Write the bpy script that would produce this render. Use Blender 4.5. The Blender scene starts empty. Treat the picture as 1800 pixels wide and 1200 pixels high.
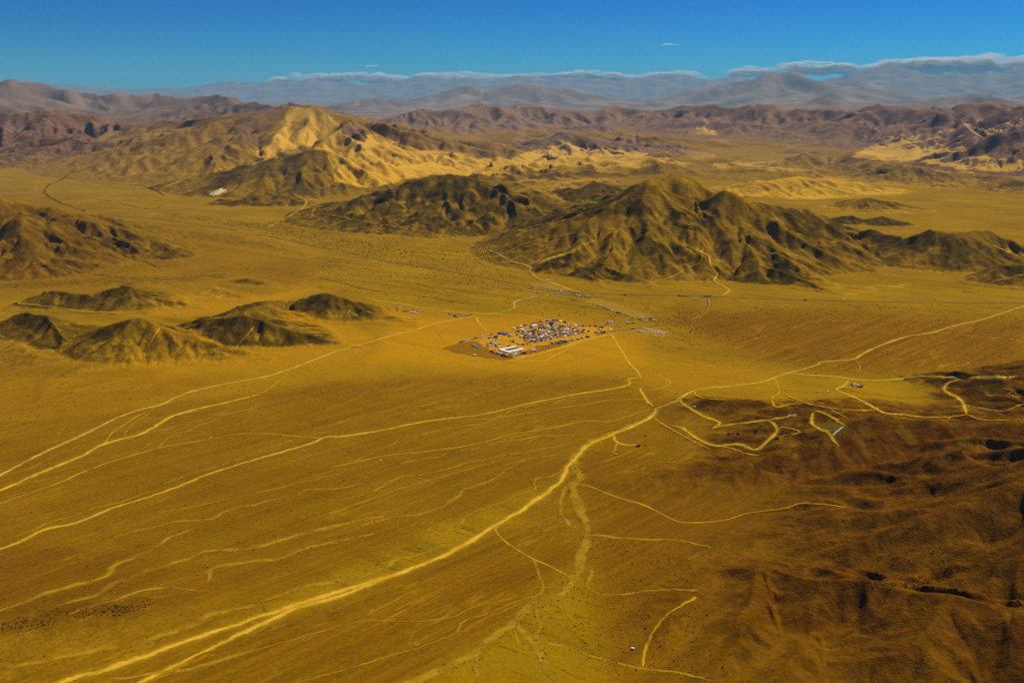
import bpy, bmesh, math, random
import numpy as np
from mathutils import Vector

# ----------------------------------------------------------------- camera, sky, sun, exposure
SC = bpy.context.scene
COL = SC.collection
H = 900.0                      # metres above the valley floor
FPX = 1750.0                   # focal length in pixels of the 1800 px wide photograph
PITCH = math.atan(435.0 / FPX)
cam_data = bpy.data.cameras.new('camera')
cam_data.sensor_width = 36.0
cam_data.lens = 36.0 * FPX / 1800.0
cam_data.clip_start = 1.0
cam_data.clip_end = 900000.0
cam = bpy.data.objects.new('camera', cam_data)
COL.objects.link(cam)
cam.location = (0, 0, H)
cam.rotation_euler = (math.pi / 2 - PITCH, 0, 0)
SC.camera = cam

SUN_EL, SUN_AZ = math.radians(46), math.radians(52)   # azimuth from +Y, clockwise positive
world = bpy.data.worlds.new('World')
SC.world = world
world.use_nodes = True
wn, wl = world.node_tree.nodes, world.node_tree.links
wn.clear()
sky = wn.new('ShaderNodeTexSky')
sky.sky_type = 'NISHITA'
sky.sun_disc = False
sky.sun_elevation = SUN_EL
sky.sun_rotation = SUN_AZ
sky.altitude = 3000
sky.air_density = 1.0
sky.dust_density = 0.2
sky.ozone_density = 4.0
hs = wn.new('ShaderNodeHueSaturation')
hs.inputs['Saturation'].default_value = 1.5
hs.inputs['Value'].default_value = 0.84
bg = wn.new('ShaderNodeBackground')
bg.inputs['Strength'].default_value = 0.05
wo = wn.new('ShaderNodeOutputWorld')
wl.new(sky.outputs[0], hs.inputs['Color'])
gm = wn.new('ShaderNodeGamma'); gm.inputs['Gamma'].default_value = 1.35
wl.new(hs.outputs[0], gm.inputs['Color'])
tint = wn.new('ShaderNodeMix'); tint.data_type = 'RGBA'; tint.blend_type = 'MULTIPLY'   # polarised, deep blue sky
tint.inputs[0].default_value = 1.0
tint.inputs[7].default_value = (.0, .56, .80, 1)
wl.new(gm.outputs[0], tint.inputs[6])
wl.new(tint.outputs[2], bg.inputs['Color'])
wl.new(bg.outputs[0], wo.inputs['Surface'])

sun_data = bpy.data.lights.new('sun', 'SUN')
sun_data.energy = 4.8
sun_data.angle = math.radians(0.53)
sun_data.color = (1.0, 0.93, 0.80)
sun = bpy.data.objects.new('sun', sun_data)
COL.objects.link(sun)
sd = Vector((math.sin(SUN_AZ) * math.cos(SUN_EL), math.cos(SUN_AZ) * math.cos(SUN_EL), math.sin(SUN_EL)))
sun.rotation_euler = sd.to_track_quat('Z', 'Y').to_euler()

SC.view_settings.view_transform = 'Standard'
SC.view_settings.look = 'None'
SC.view_settings.exposure = 0.18
SC.view_settings.gamma = 1.0
SC.view_settings.use_curve_mapping = False
SC.render.engine = 'CYCLES'
SC.cycles.use_denoising = False

# ----------------------------------------------------------------- picture <-> place helpers
CP, SP = math.cos(PITCH), math.sin(PITCH)

def ray(u, v):
    """slope of the sight line through a photograph pixel: dx/dY and dz/dY"""
    b = (600.0 - np.asarray(v, float)) / FPX
    dy = CP + b * SP
    return (np.asarray(u, float) - 900.0) / FPX / dy, (-SP + b * CP) / dy

def project(x, y, z):
    zz = z - H
    dep = y * CP - zz * SP
    up = y * SP + zz * CP
    dep = np.maximum(dep, 1.0)
    return 900.0 + FPX * x / dep, 600.0 - FPX * up / dep

def flatY(v):
    return -H / ray(900, v)[1]

# ----------------------------------------------------------------- noise
_rng = np.random.RandomState(7)
_PERM = _rng.permutation(4096).astype(np.int64)
_GA = _rng.rand(4096) * 2 * np.pi
_GX, _GY = np.cos(_GA), np.sin(_GA)
_HX, _HY = _rng.rand(4096), _rng.rand(4096)

def _hash(i, j):
    return _PERM[(_PERM[i & 4095] + j) & 4095]

def perlin(x, y):
    xi = np.floor(x).astype(np.int64); yi = np.floor(y).astype(np.int64)
    fx = x - xi; fy = y - yi
    u = fx * fx * fx * (fx * (fx * 6 - 15) + 10); w = fy * fy * fy * (fy * (fy * 6 - 15) + 10)
    def g(di, dj):
        h = _hash(xi + di, yi + dj)
        return _GX[h] * (fx - di) + _GY[h] * (fy - dj)
    a = g(0, 0); b = g(1, 0); c = g(0, 1); d = g(1, 1)
    return 1.5 * ((a + u * (b - a)) * (1 - w) + (c + u * (d - c)) * w)

def fbm(x, y, n=4, lac=2.03, gain=0.5):
    s = 0; a = 1.0; t = 0
    for k in range(n):
        s = s + a * perlin(x + 17.3 * k, y - 9.1 * k); t += a
        x = x * lac; y = y * lac; a *= gain
    return s / t

def ridged(x, y, n=4, lac=2.07, gain=0.5):
    s = 0; a = 1.0; t = 0; w = 1.0
    for k in range(n):
        r = 1 - np.abs(perlin(x + 31.7 * k, y + 5.3 * k)); r = r * r * w
        w = np.clip(r * 1.6, 0, 1)
        s = s + a * r; t += a
        x = x * lac; y = y * lac; a *= gain
    return s / t

def sstep(a, b, x):
    t = np.clip((x - a) / (b - a), 0, 1)
    return t * t * (3 - 2 * t)

# ----------------------------------------------------------------- terrain: ridge lines
# each ridge: kind, slope, points, options.  'f': (u, v_crest, v_foot)  'h': (u, v, height)  'd': (u, v, distance)
RIDGES = []
def R(kind, s, pts, s2=None, p=1.25, er=1.0, rock=0.6, sand=0.0, red=0.0, reg=0, rough=1.0):
    w = []
    for a in pts:
        u, v, q = a
        dx, dz = ray(u, v)
        if kind == 'f':
            Yf = flatY(q); Y = (H + s * Yf) / (-dz + s)
        elif kind == 'h':
            Y = (H - q) / -dz
        else:
            Y = q
        w.append((dx * Y, Y, H + dz * Y))
    RIDGES.append(dict(w=np.array(w, float), s=s, s2=s2 or s, p=p, er=er, rock=rock, sand=sand, red=red, reg=reg, rough=rough))
    return w
def spurs(pts, s, n, seed, jit=0.5, sides=(1, -1), lo=0.75, hi=1.3, drop=0.93, **kw):
    """side ridges running down from a crest"""
    rg = random.Random(seed)
    pts = np.array(pts, float)
    seg = np.hypot(*np.diff(pts[:, :2], axis=0).T)
    cum = np.concatenate([[0], np.cumsum(seg)])
    for k in range(n):
        t = (k + 0.5 + rg.uniform(-.3, .3)) / n * cum[-1]
        i = min(len(seg) - 1, max(0, int(np.searchsorted(cum, t) - 1)))
        f = (t - cum[i]) / max(seg[i], 1e-6)
        p = pts[i] + f * (pts[i + 1] - pts[i])
        if p[2] < 15:
            continue
        d = (pts[i + 1] - pts[i])[:2] / max(seg[i], 1e-6)
        for sd in sides:
            a = math.atan2(d[0], -d[1]) if sd > 0 else math.atan2(-d[0], d[1])
            a += rg.gauss(0, jit)
            L = p[2] / s * rg.uniform(lo, hi)
            w = []
            for j in range(5):
                q = j / 4.0
                a2 = a + rg.gauss(0, .18)
                if j == 0:
                    w.append((p[0], p[1], p[2] * drop))
                else:
                    w.append((w[-1][0] + math.sin(a2) * L / 4, w[-1][1] + math.cos(a2) * L / 4, p[2] * drop * (1 - q) ** 1.12))
            o = dict(s=s * 1.5, s2=s * 1.5, p=1.1, er=1.0, rock=0.6, sand=0.0, red=0.0, reg=0, rough=1.0)
            o.update(kw)
            RIDGES.append(dict(w=np.array(w, float), **o))

# region numbers: 1 near hillside, 2 left hills, 3 central mountain, 4 dark middle hills, 5 sandy left mountain,
# 6 purple ranges left, 7 plateau range, 8 right range, 9 small desert hills, 10 far blue ranges
# --- A: broad hill at the left edge
a = R('f', .30, [(-160, 372, 500), (-60, 352, 490), (0, 347, 482), (45, 352, 470), (85, 359, 455), (112, 370, 448), (140, 382, 446), (175, 392, 448), (207, 397, 450), (240, 410, 452), (300, 428, 452)], er=.8, rock=.45, reg=2)
R('h', .33, [(40, 362, 250), (32, 400, 190), (55, 440, 110), (80, 470, 40), (95, 490, 0)], reg=2, rock=.6)
R('h', .33, [(85, 362, 230), (92, 400, 165), (125, 430, 100), (170, 462, 30), (190, 478, 0)], reg=2, rock=.6)
R('h', .33, [(-10, 350, 260), (-40, 420, 150), (-30, 480, 30)], reg=2, rock=.5)
R('h', .4, [(130, 415, 60), (152, 420, 85), (175, 440, 55), (200, 462, 0)], reg=2, rock=.8)
R('f', .4, [(172, 420, 440), (190, 417, 452), (225, 424, 456), (245, 440, 460)], reg=2, rock=.85)
R('f', .4, [(266, 446, 458), (278, 436, 460), (292, 432, 461), (306, 438, 459), (315, 448, 457)], reg=2, rock=.85)
R('f', .4, [(203, 400, 418), (212, 394, 425), (226, 402, 428), (238, 418, 430)], reg=2, rock=.8)
R('f', .3, [(240, 412, 428), (255, 408, 430), (300, 420, 432), (330, 430, 436)], reg=2, rock=.5)
# --- B
a = R('f', .42, [(25, 535, 545), (55, 520, 548), (85, 508, 548), (105, 509, 549), (135, 514, 549), (165, 515, 549), (180, 509, 550), (195, 501, 551), (213, 497, 552), (235, 499, 551), (262, 511, 548), (285, 521, 546), (320, 531, 544), (355, 538, 543)], reg=2, rock=.75)
R('h', .45, [(195, 502, 80), (190, 520, 50), (200, 540, 8)], reg=2, rock=.8)
R('h', .45, [(233, 500, 80), (250, 520, 45), (258, 542, 5)], reg=2, rock=.8)
R('f', .25, [(330, 520, 528), (372, 503, 525), (400, 510, 530), (430, 522, 532)], reg=2, rock=.15, sand=.3, er=.4)
R('f', .25, [(400, 497, 503), (430, 488, 506), (460, 494, 508), (475, 500, 508)], reg=2, rock=.6, er=.4)
R('f', .10, [(-60, 505, 520), (40, 498, 520), (120, 494, 516), (200, 490, 512), (300, 488, 508), (380, 482, 500)], reg=2, rock=.25, er=.6)
R('f', .10, [(330, 405, 425), (400, 412, 432), (470, 428, 444), (540, 448, 458)], reg=2, rock=.25, er=.6)
R('f', .12, [(-60, 560, 590), (0, 575, 610), (20, 600, 640), (60, 625, 660)], reg=2, rock=.2, er=.6)
R('h', .16, [(150, 640, 16), (110, 660, 12), (80, 690, 6), (60, 710, 0)], reg=2, rock=.1, er=.5)
# --- C
R('f', .42, [(12, 560, 585), (25, 551, 600), (45, 549, 606), (65, 552, 612), (86, 553, 617), (98, 565, 620), (112, 585, 622)], reg=2, rock=.85)
R('f', .40, [(140, 600, 625), (160, 582, 632), (185, 571, 636), (215, 562, 640), (240, 557, 645), (252, 558, 645), (272, 566, 644), (292, 575, 642), (330, 591, 640), (380, 604, 638), (430, 617, 634), (470, 626, 634)], reg=2, rock=.55, sand=.1)
R('h', .5, [(240, 559, 85), (215, 585, 55), (185, 612, 30), (150, 635, 8), (125, 655, 0)], reg=2, rock=.5)
R('h', .5, [(248, 560, 85), (265, 590, 55), (262, 622, 22), (250, 645, 0)], reg=2, rock=.5)
R('h', .5, [(290, 577, 70), (310, 600, 35), (300, 625, 12), (280, 645, 0)], reg=2, rock=.4)
R('h', .45, [(105, 610, 8), (120, 625, 12), (165, 612, 22), (215, 603, 30)], reg=2, rock=.7)
R('f', .3, [(345, 628, 640), (365, 619, 642), (390, 620, 643), (405, 630, 642)], reg=2, rock=.5)
R('f', .2, [(275, 690, 693), (300, 681, 695), (330, 687, 694)], reg=2, rock=.4, er=.3)
# --- D
a = R('f', .42, [(300, 556, 562), (340, 556, 566), (372, 553, 570), (400, 545, 575), (440, 531, 574), (465, 526, 572), (492, 527, 562), (520, 527, 556), (532, 521, 558), (548, 516, 564), (575, 515, 566), (595, 519, 569), (617, 529, 570), (640, 540, 569), (668, 550, 566), (690, 557, 564)], reg=2, rock=.85)
a = R('f', .45, [(345, 562, 588), (375, 556, 604), (405, 553, 613), (430, 551, 615), (462, 560, 616), (495, 573, 616), (530, 584, 615), (565, 594, 613), (605, 603, 611), (640, 609, 612)], s2=.3, reg=2, rock=.85)
R('h', .5, [(462, 562, 70), (445, 585, 38), (425, 607, 5)], reg=2, rock=.8)
R('h', .5, [(405, 555, 78), (400, 580, 45), (392, 607, 5)], reg=2, rock=.8)
R('h', .4, [(430, 549, 80), (450, 540, 85), (470, 535, 80)], reg=2, rock=.6)
R('f', .3, [(468, 562, 568), (482, 555, 571), (505, 560, 574), (530, 570, 576)], reg=2, rock=.7, er=.4)
R('f', .2, [(665, 562, 568), (682, 555, 572), (705, 560, 574), (725, 566, 574)], reg=2, rock=.55, er=.4)
# --- E: dark middle hills
a = R('f', .30, [(560, 372, 372), (590, 355, 384), (620, 345, 392), (650, 337, 398), (685, 328, 402), (715, 318, 408), (740, 312, 412), (765, 307, 414), (790, 306, 416), (830, 312, 416), (862, 324, 412), (890, 338, 408), (930, 352, 400), (970, 362, 398)], s2=.3, reg=4, rock=.85)
spurs(a, .30, 11, 5, sides=(1, -1), reg=4, rock=.85)
R('h', .3, [(600, 388, 25), (660, 378, 70), (720, 365, 120), (780, 362, 140), (840, 372, 115), (900, 382, 85), (950, 385, 70), (985, 392, 20)], reg=4, rock=.85)
R('h', .3, [(690, 392, 50), (760, 393, 75), (830, 398, 55), (880, 402, 15)], reg=4, rock=.8)
R('f', .26, [(860, 330, 345), (885, 322, 356), (905, 318, 362), (935, 330, 366), (965, 342, 366)], reg=9, rock=.35, sand=.5, er=.6)
R('f', .26, [(1000, 342, 352), (1022, 327, 362), (1045, 317, 366), (1062, 320, 364), (1085, 335, 360), (1105, 345, 356)], reg=9, rock=.7, er=.7)
R('f', .26, [(940, 312, 325), (965, 302, 330), (985, 300, 332), (1010, 308, 330), (1040, 318, 328)], reg=9, rock=.4, sand=.5, er=.7)
R('f', .22, [(600, 312, 322), (650, 300, 330), (700, 290, 330), (760, 285, 318), (800, 290, 310)], reg=9, rock=0, sand=1, er=.5)
# --- F: central mountain
a = R('f', .36, [(905, 404, 412), (950, 384, 430), (994, 367, 455), (1018, 358, 465), (1043, 358, 475), (1072, 349, 484), (1094, 337, 492), (1117, 323, 500), (1128, 319, 504), (1140, 319, 506), (1152, 321, 506)], reg=3, rock=.6)
R('h', .4, [(1152, 321, 385), (1175, 345, 310), (1195, 370, 240), (1215, 392, 170), (1232, 412, 105), (1245, 440, 55)], s2=.42, reg=3, rock=.45, er=1.1)
R('h', .4, [(1137, 321, 385), (1130, 350, 300), (1120, 375, 235), (1112, 396, 200)], reg=3, rock=.6)
b = R('f', .33, [(1130, 323, 478), (1161, 305, 478), (1179, 302, 478), (1197, 304, 478), (1217, 315, 476), (1241, 333, 470), (1256, 343, 465)], reg=3, rock=.3, sand=.1)
c = R('f', .37, [(1245, 345, 480), (1258, 337, 492), (1271, 334, 500), (1293, 338, 500), (1311, 345, 497), (1338, 352, 492), (1367, 358, 484), (1384, 363, 478), (1400, 361, 472), (1422, 367, 464), (1444, 375, 455), (1478, 391, 440), (1500, 402, 432), (1530, 412, 425)], reg=3, rock=.7)
spurs(c, .40, 5, 11, sides=(-1, 1), reg=3, lo=.5, hi=.9)
# spurs of the right peak
R('h', .42, [(1271, 336, 345), (1262, 362, 265), (1250, 388, 185), (1238, 415, 110), (1228, 440, 60)], reg=3, rock=.4)
R('h', .40, [(1275, 336, 345), (1282, 365, 265), (1284, 392, 205), (1312, 408, 180), (1345, 430, 130), (1385, 455, 85), (1430, 480, 40), (1470, 500, 5)], reg=3, rock=.35)
R('h', .45, [(1284, 394, 205), (1268, 420, 140), (1258, 445, 85), (1268, 472, 30)], reg=3, rock=.5)
R('h', .42, [(1312, 410, 175), (1322, 440, 120), (1335, 464, 82), (1372, 472, 66), (1415, 490, 40), (1455, 508, 15), (1490, 520, 0)], s2=.42, reg=3, rock=.75)
R('h', .45, [(1290, 480, 20), (1310, 468, 55), (1335, 464, 82)], reg=3, rock=.75)
R('h', .40, [(1338, 354, 290), (1352, 375, 240), (1372, 397, 190), (1415, 418, 140), (1462, 440, 90), (1510, 462, 45), (1550, 480, 10)], reg=3, rock=.4)
R('h', .42, [(1384, 372, 225), (1405, 392, 165), (1432, 410, 120), (1445, 432, 70)], reg=3, rock=.8, red=.5)
R('h', .42, [(1422, 372, 200), (1455, 398, 140), (1485, 425, 70)], reg=3, rock=.8)
R('f', .36, [(1225, 432, 462), (1232, 428, 470), (1245, 425, 470)], reg=3, rock=.4)
# sub hill in front
R('h', .40, [(930, 464, 12), (960, 455, 45), (1010, 437, 105), (1039, 421, 145), (1070, 409, 170), (1095, 399, 192), (1112, 396, 200), (1134, 404, 185), (1161, 420, 150), (1183, 429, 125), (1217, 440, 85), (1240, 455, 45)], reg=3, rock=.5)
R('h', .42, [(930, 470, 15), (965, 458, 62), (990, 448, 82), (1010, 443, 92), (1040, 455, 75), (1072, 470, 55), (1110, 484, 38), (1150, 500, 12), (1185, 510, 0)], reg=3, rock=.75)
R('h', .45, [(1112, 398, 195), (1105, 425, 130), (1118, 450, 85), (1150, 475, 35), (1180, 490, 5)], reg=3, rock=.5)
R('h', .45, [(1134, 405, 182), (1150, 435, 115), (1185, 460, 60), (1205, 475, 10)], reg=3, rock=.7)
R('h', .45, [(1010, 445, 90), (1015, 465, 55), (1045, 490, 20), (1065, 508, 0)], reg=3, rock=.8)
R('h', .40, [(994, 369, 190), (970, 392, 140), (930, 412, 80), (885, 430, 20)], reg=3, rock=.6)
R('h', .40, [(1043, 360, 260), (1040, 390, 190), (1000, 412, 130), (960, 430, 70), (935, 442, 15)], reg=3, rock=.55)
# --- G: chain to the right of it
a = R('f', .38, [(1471, 433, 452), (1495, 420, 458), (1515, 408, 462), (1533, 402, 466), (1552, 411, 468), (1570, 411, 470), (1592, 417, 472), (1612, 412, 478), (1633, 402, 484), (1650, 405, 486), (1668, 407, 486), (1690, 409, 486), (1718, 404, 484), (1742, 405, 482), (1769, 417, 480), (1800, 433, 478), (1840, 440, 476)], reg=3, rock=.75)
spurs(a, .4, 9, 21, sides=(1,), reg=3, rock=.7, lo=.6, hi=.95)
spurs(a, .3, 6, 22, sides=(-1,), reg=3, rock=.5, lo=.6, hi=.95)
R('f', .40, [(1722, 487, 498), (1732, 479, 504), (1745, 470, 507), (1761, 464, 509), (1780, 464, 511), (1800, 463, 512), (1840, 460, 514)], reg=3, rock=.75)
R('f', .2, [(1610, 480, 481), (1630, 474, 482), (1645, 479, 482)], reg=3, rock=.8, er=.2)
# --- H: small desert hills of the middle plain
R('f', .22, [(1480, 360, 372), (1489, 353, 376), (1510, 350, 378), (1528, 347, 379), (1567, 353, 378), (1600, 360, 376), (1637, 367, 374)], reg=9, rock=.45, sand=.2)
R('f', .26, [(1465, 388, 396), (1477, 381, 398), (1500, 380, 400), (1518, 386, 400), (1551, 380, 402), (1575, 386, 402), (1605, 394, 400)], reg=9, rock=.8)
a = R('f', .20, [(1262, 338, 344), (1290, 326, 348), (1325, 316, 352), (1345, 318, 352), (1372, 314, 352), (1407, 310, 350), (1430, 315, 348), (1450, 314, 347), (1481, 316, 346), (1510, 320, 345), (1535, 330, 344)], reg=9, rock=.3, sand=.5, er=1.1)
spurs(a, .2, 7, 31, reg=9, rock=.2, sand=.5)
a = R('f', .22, [(1370, 297, 304), (1388, 289, 306), (1405, 276, 308), (1419, 268, 308), (1438, 277, 307), (1470, 276, 306), (1504, 269, 310), (1535, 273, 314), (1567, 289, 322), (1590, 290, 330), (1617, 293, 332), (1664, 304, 332), (1703, 301, 326), (1742, 308, 330), (1769, 306, 336), (1800, 318, 345), (1840, 325, 350)], reg=9, rock=.4, sand=.4, er=1.1)
spurs(a, .22, 14, 32, reg=9, rock=.3, sand=.4)
# --- I: right range with sand gulches
a = R('f', .26, [(1480, 197, 235), (1500, 192, 244), (1533, 185, 252), (1560, 183, 256), (1578, 180, 260), (1592, 181, 262), (1623, 192, 264), (1650, 196, 266), (1683, 195, 268), (1705, 189, 272), (1730, 183, 276), (1750, 185, 280), (1775, 185, 284), (1810, 182, 288), (1860, 176, 290)], reg=8, rock=.7)
spurs(a, .30, 12, 41, reg=8, rock=.75, lo=.6, hi=.95)
R('h', .4, [(1683, 200, 560), (1700, 222, 430), (1720, 245, 280), (1745, 268, 80)], reg=8, rock=.9)
R('h', .4, [(1800, 215, 560), (1785, 235, 400), (1760, 255, 220), (1740, 270, 60)], reg=8, rock=.9)
# --- J: plateau range across the back
a = R('f', .24, [(700, 206, 226), (715, 202, 230), (740, 192, 236), (760, 189, 240), (800, 193, 240), (845, 184, 238), (880, 192, 236), (910, 187, 234), (950, 188, 234), (990, 191, 233), (1040, 193, 232), (1080, 187, 231), (1150, 190, 232), (1230, 184, 240), (1290, 187, 244), (1330, 183, 246), (1400, 190, 248), (1440, 192, 250), (1500, 193, 252)], reg=7, rock=.6)
spurs(a, .26, 26, 51, reg=7, rock=.65, lo=.5, hi=1.0)
a = R('f', .24, [(950, 226, 234), (1000, 221, 238), (1060, 220, 240), (1120, 222, 238), (1180, 216, 245), (1240, 210, 248), (1300, 216, 250), (1360, 218, 252), (1430, 208, 256), (1480, 212, 262), (1530, 222, 266), (1570, 232, 262)], reg=7, rock=.6)
spurs(a, .28, 20, 52, reg=7, rock=.6, lo=.5, hi=1.0)
# --- K: sandy left mountain
a = R('f', .27, [(255, 232, 268), (275, 216, 278), (290, 210, 286), (312, 213, 292), (340, 209, 297), (373, 205, 302), (400, 202, 306), (427, 199, 310), (453, 193, 315), (480, 187, 320), (498, 184, 322), (513, 184, 323), (540, 183, 322), (557, 191, 320), (587, 204, 314), (615, 212, 308), (639, 220, 302), (670, 222, 298), (704, 224, 294), (740, 234, 290), (790, 240, 290), (830, 246, 290), (870, 252, 292)], reg=5, rock=.5)
spurs(a[:12], .30, 10, 61, sides=(1,), reg=5, rock=.55, lo=.7, hi=1.05, jit=.25)
spurs(a[:12], .28, 8, 62, sides=(-1,), reg=5, rock=.5)
spurs(a[14:], .26, 8, 63, sides=(1,), reg=5, rock=.4, sand=.5, lo=.4, hi=.8)
R('h', .36, [(513, 186, 720), (505, 205, 600), (492, 225, 470), (478, 245, 330), (455, 270, 160), (440, 285, 60)], reg=5, rock=.4, sand=.3)
R('f', .34, [(300, 322, 336), (330, 312, 338), (380, 300, 340), (430, 290, 344), (482, 274, 348), (521, 264, 350), (545, 260, 350), (558, 258, 349), (574, 264, 346), (582, 285, 340), (600, 300, 336)], reg=5, rock=.7)
RIDGES[-1]['s2'] = .3
R('h', .38, [(545, 262, 280), (520, 285, 190), (480, 305, 110), (440, 322, 40)], reg=5, rock=.75)
R('h', .38, [(482, 276, 250), (455, 300, 130), (420, 318, 50)], reg=5, rock=.7)
R('h', .36, [(565, 262, 270), (560, 290, 170), (570, 315, 80), (585, 330, 10)], reg=5, rock=.4, sand=.4)
R('f', .3, [(375, 360, 363), (395, 350, 365), (430, 345, 366), (455, 346, 366), (480, 342, 366), (505, 343, 366), (525, 350, 366), (545, 358, 366)], reg=5, rock=.85)
R('f', .26, [(250, 322, 330), (285, 310, 330), (310, 312, 330), (330, 322, 330)], reg=5, rock=.4)
R('f', .25, [(470, 188, 240), (495, 180, 240), (508, 175, 240), (524, 180, 238), (560, 190, 236), (600, 197, 234), (640, 206, 232), (690, 212, 230), (720, 212, 230)], reg=6, rock=.8)
# rocky ridges right of it
a = R('f', .30, [(660, 224, 246), (690, 220, 250), (720, 226, 258), (760, 236, 268), (800, 247, 276), (840, 256, 280)], reg=5, rock=.75)
spurs(a, .34, 5, 71, reg=5, rock=.7, sides=(1,))
a = R('f', .30, [(862, 282, 286), (876, 268, 290), (885, 259, 291), (895, 266, 291), (910, 280, 290)], reg=9, rock=.85)
a = R('f', .27, [(905, 252, 262), (940, 249, 270), (965, 240, 276), (985, 232, 280), (1010, 235, 282), (1040, 242, 282), (1070, 246, 280), (1100, 254, 276), (1130, 262, 272), (1160, 268, 272), (1185, 272, 275)], s2=.2, reg=9, rock=.5, sand=.3)
spurs(a, .3, 6, 72, reg=9, rock=.4, sand=.5)
a = R('f', .26, [(740, 268, 288), (790, 262, 292), (830, 272, 296), (870, 282, 300)], reg=9, rock=.1, sand=.9, er=.8)
for k, (uu, vv) in enumerate([(660, 262), (690, 270), (720, 276), (700, 288), (745, 283), (770, 290), (800, 286), (820, 296), (850, 290), (640, 285), (980, 262), (1010, 270), (1040, 278), (1085, 272), (1120, 282), (1160, 290), (940, 270), (1200, 285)]):
    R('f', .2, [(uu - 22, vv + 7, vv + 11), (uu, vv, vv + 12), (uu + 12, vv + 2, vv + 11), (uu + 28, vv + 8, vv + 10)], reg=9, rock=.15, sand=.8, er=.8)
for k, (uu, vv, ww) in enumerate([(1230, 236, 20), (1250, 243, 26), (1210, 232, 18), (1300, 240, 24), (1340, 246, 30), (1375, 251, 26), (1150, 236, 20), (1420, 250, 26), (1480, 256, 24), (1115, 238, 18), (1500, 285, 20), (1395, 262, 20)]):
    R('f', .24, [(uu - ww, vv + 7, vv + 8), (uu - 4, vv, vv + 10), (uu + 8, vv + 2, vv + 10), (uu + ww, vv + 7, vv + 8)], reg=9, rock=.5, sand=.4)
# --- L: purple ranges at the left
a = R('f', .24, [(-120, 150, 225), (-40, 152, 225), (0, 146, 224), (20, 141, 223), (35, 140, 222), (60, 148, 221), (85, 153, 220), (110, 158, 219), (130, 157, 218), (155, 154, 218), (175, 158, 218), (210, 166, 218), (230, 164, 218), (255, 165, 218), (285, 163, 218), (300, 168, 218), (312, 172, 219), (340, 168, 220), (365, 167, 222), (385, 170, 224), (403, 175, 226), (430, 180, 228), (447, 179, 230), (465, 183, 232), (500, 192, 234), (560, 205, 236)], reg=6, rock=.75, red=.25)
spurs(a, .27, 22, 81, reg=6, rock=.75, lo=.6, hi=1.0, red=.2)
a = R('f', .26, [(-120, 186, 288), (-60, 190, 287), (0, 190, 286), (50, 192, 285), (100, 189, 284), (140, 192, 283), (170, 195, 281), (200, 202, 278), (230, 210, 274), (255, 214, 272), (280, 222, 268)], reg=6, rock=.75)
spurs(a, .30, 13, 82, reg=6, rock=.7, lo=.6, hi=1.0)
a = R('f', .28, [(60, 245, 287), (95, 240, 290), (130, 236, 293), (165, 244, 294), (200, 246, 296), (240, 250, 298), (290, 258, 302), (330, 270, 306)], reg=6, rock=.5)
spurs(a, .32, 8, 83, reg=6, rock=.6, sides=(1,), lo=.7, hi=1.0)
R('f', .24, [(-60, 280, 300), (-10, 275, 300), (25, 268, 298), (50, 275, 296), (65, 288, 296)], reg=6, rock=.5)
# --- N: near hillside, right
a = R('f', .26, [(1050, 850, 860), (1120, 838, 868), (1200, 826, 874), (1270, 814, 878), (1340, 800, 882), (1385, 790, 886), (1420, 775, 890), (1450, 758, 893), (1475, 744, 895), (1500, 735, 897), (1535, 729, 899), (1565, 728, 900), (1600, 732, 900), (1650, 737, 900), (1693, 745, 900), (1733, 742, 905), (1770, 739, 910), (1820, 736, 915), (1900, 720, 930)], s2=.22, er=.9, rock=.75, red=.5, reg=1)
spurs(a[6:], .30, 9, 91, sides=(1,), reg=1, rock=.8, red=.7, lo=.7, hi=1.0, jit=.3)
R('h', .3, [(1900, 800, 190), (1800, 850, 150), (1740, 862, 128), (1707, 864, 120), (1670, 882, 98), (1640, 898, 80), (1580, 920, 52), (1500, 942, 30), (1400, 958, 10), (1350, 964, 0)], reg=1, rock=.45, red=.2)
R('h', .4, [(1707, 864, 120), (1735, 895, 95), (1770, 920, 70), (1810, 945, 45)], reg=1, rock=.4)
R('h', .35, [(1900, 900, 160), (1800, 940, 120), (1733, 967, 95), (1690, 972, 85), (1633, 988, 62), (1580, 1000, 45), (1533, 1013, 30), (1480, 1022, 12)], reg=1, rock=.4, red=.3)
R('h', .36, [(1215, 1000, 6), (1250, 993, 20), (1300, 994, 32), (1360, 998, 42), (1410, 1010, 52), (1450, 1016, 60), (1490, 1013, 68), (1527, 1015, 70), (1570, 1030, 64), (1620, 1040, 68), (1660, 1042, 74), (1720, 1055, 78), (1790, 1070, 84), (1880, 1080, 96)], er=.9, reg=1, rock=.75, red=.9)
R('h', .4, [(1440, 1017, 58), (1435, 1050, 44), (1425, 1090, 26), (1415, 1130, 8)], reg=1, rock=.8, red=.8)
R('h', .4, [(1527, 1017, 70), (1530, 1060, 52), (1510, 1100, 30), (1470, 1140, 8)], reg=1, rock=.8, red=.9)
R('h', .4, [(1590, 1034, 64), (1570, 1075, 52), (1540, 1120, 30), (1500, 1165, 8)], reg=1, rock=.8, red=.8)
R('h', .36, [(1660, 1044, 74), (1640, 1090, 66), (1600, 1133, 55), (1560, 1170, 38), (1500, 1210, 12)], reg=1, rock=.5, red=.4)
R('h', .36, [(1655, 1044, 74), (1700, 1080, 68), (1750, 1115, 60), (1790, 1150, 50), (1830, 1190, 40)], reg=1, rock=.5, red=.3)
R('h', .3, [(1620, 1130, 56), (1640, 1180, 44), (1650, 1240, 30)], reg=1, rock=.2, red=.1)
R('h', .3, [(1240, 1010, 18), (1200, 1040, 22), (1180, 1080, 18), (1170, 1130, 8)], reg=1, rock=.5, red=.7)
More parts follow.
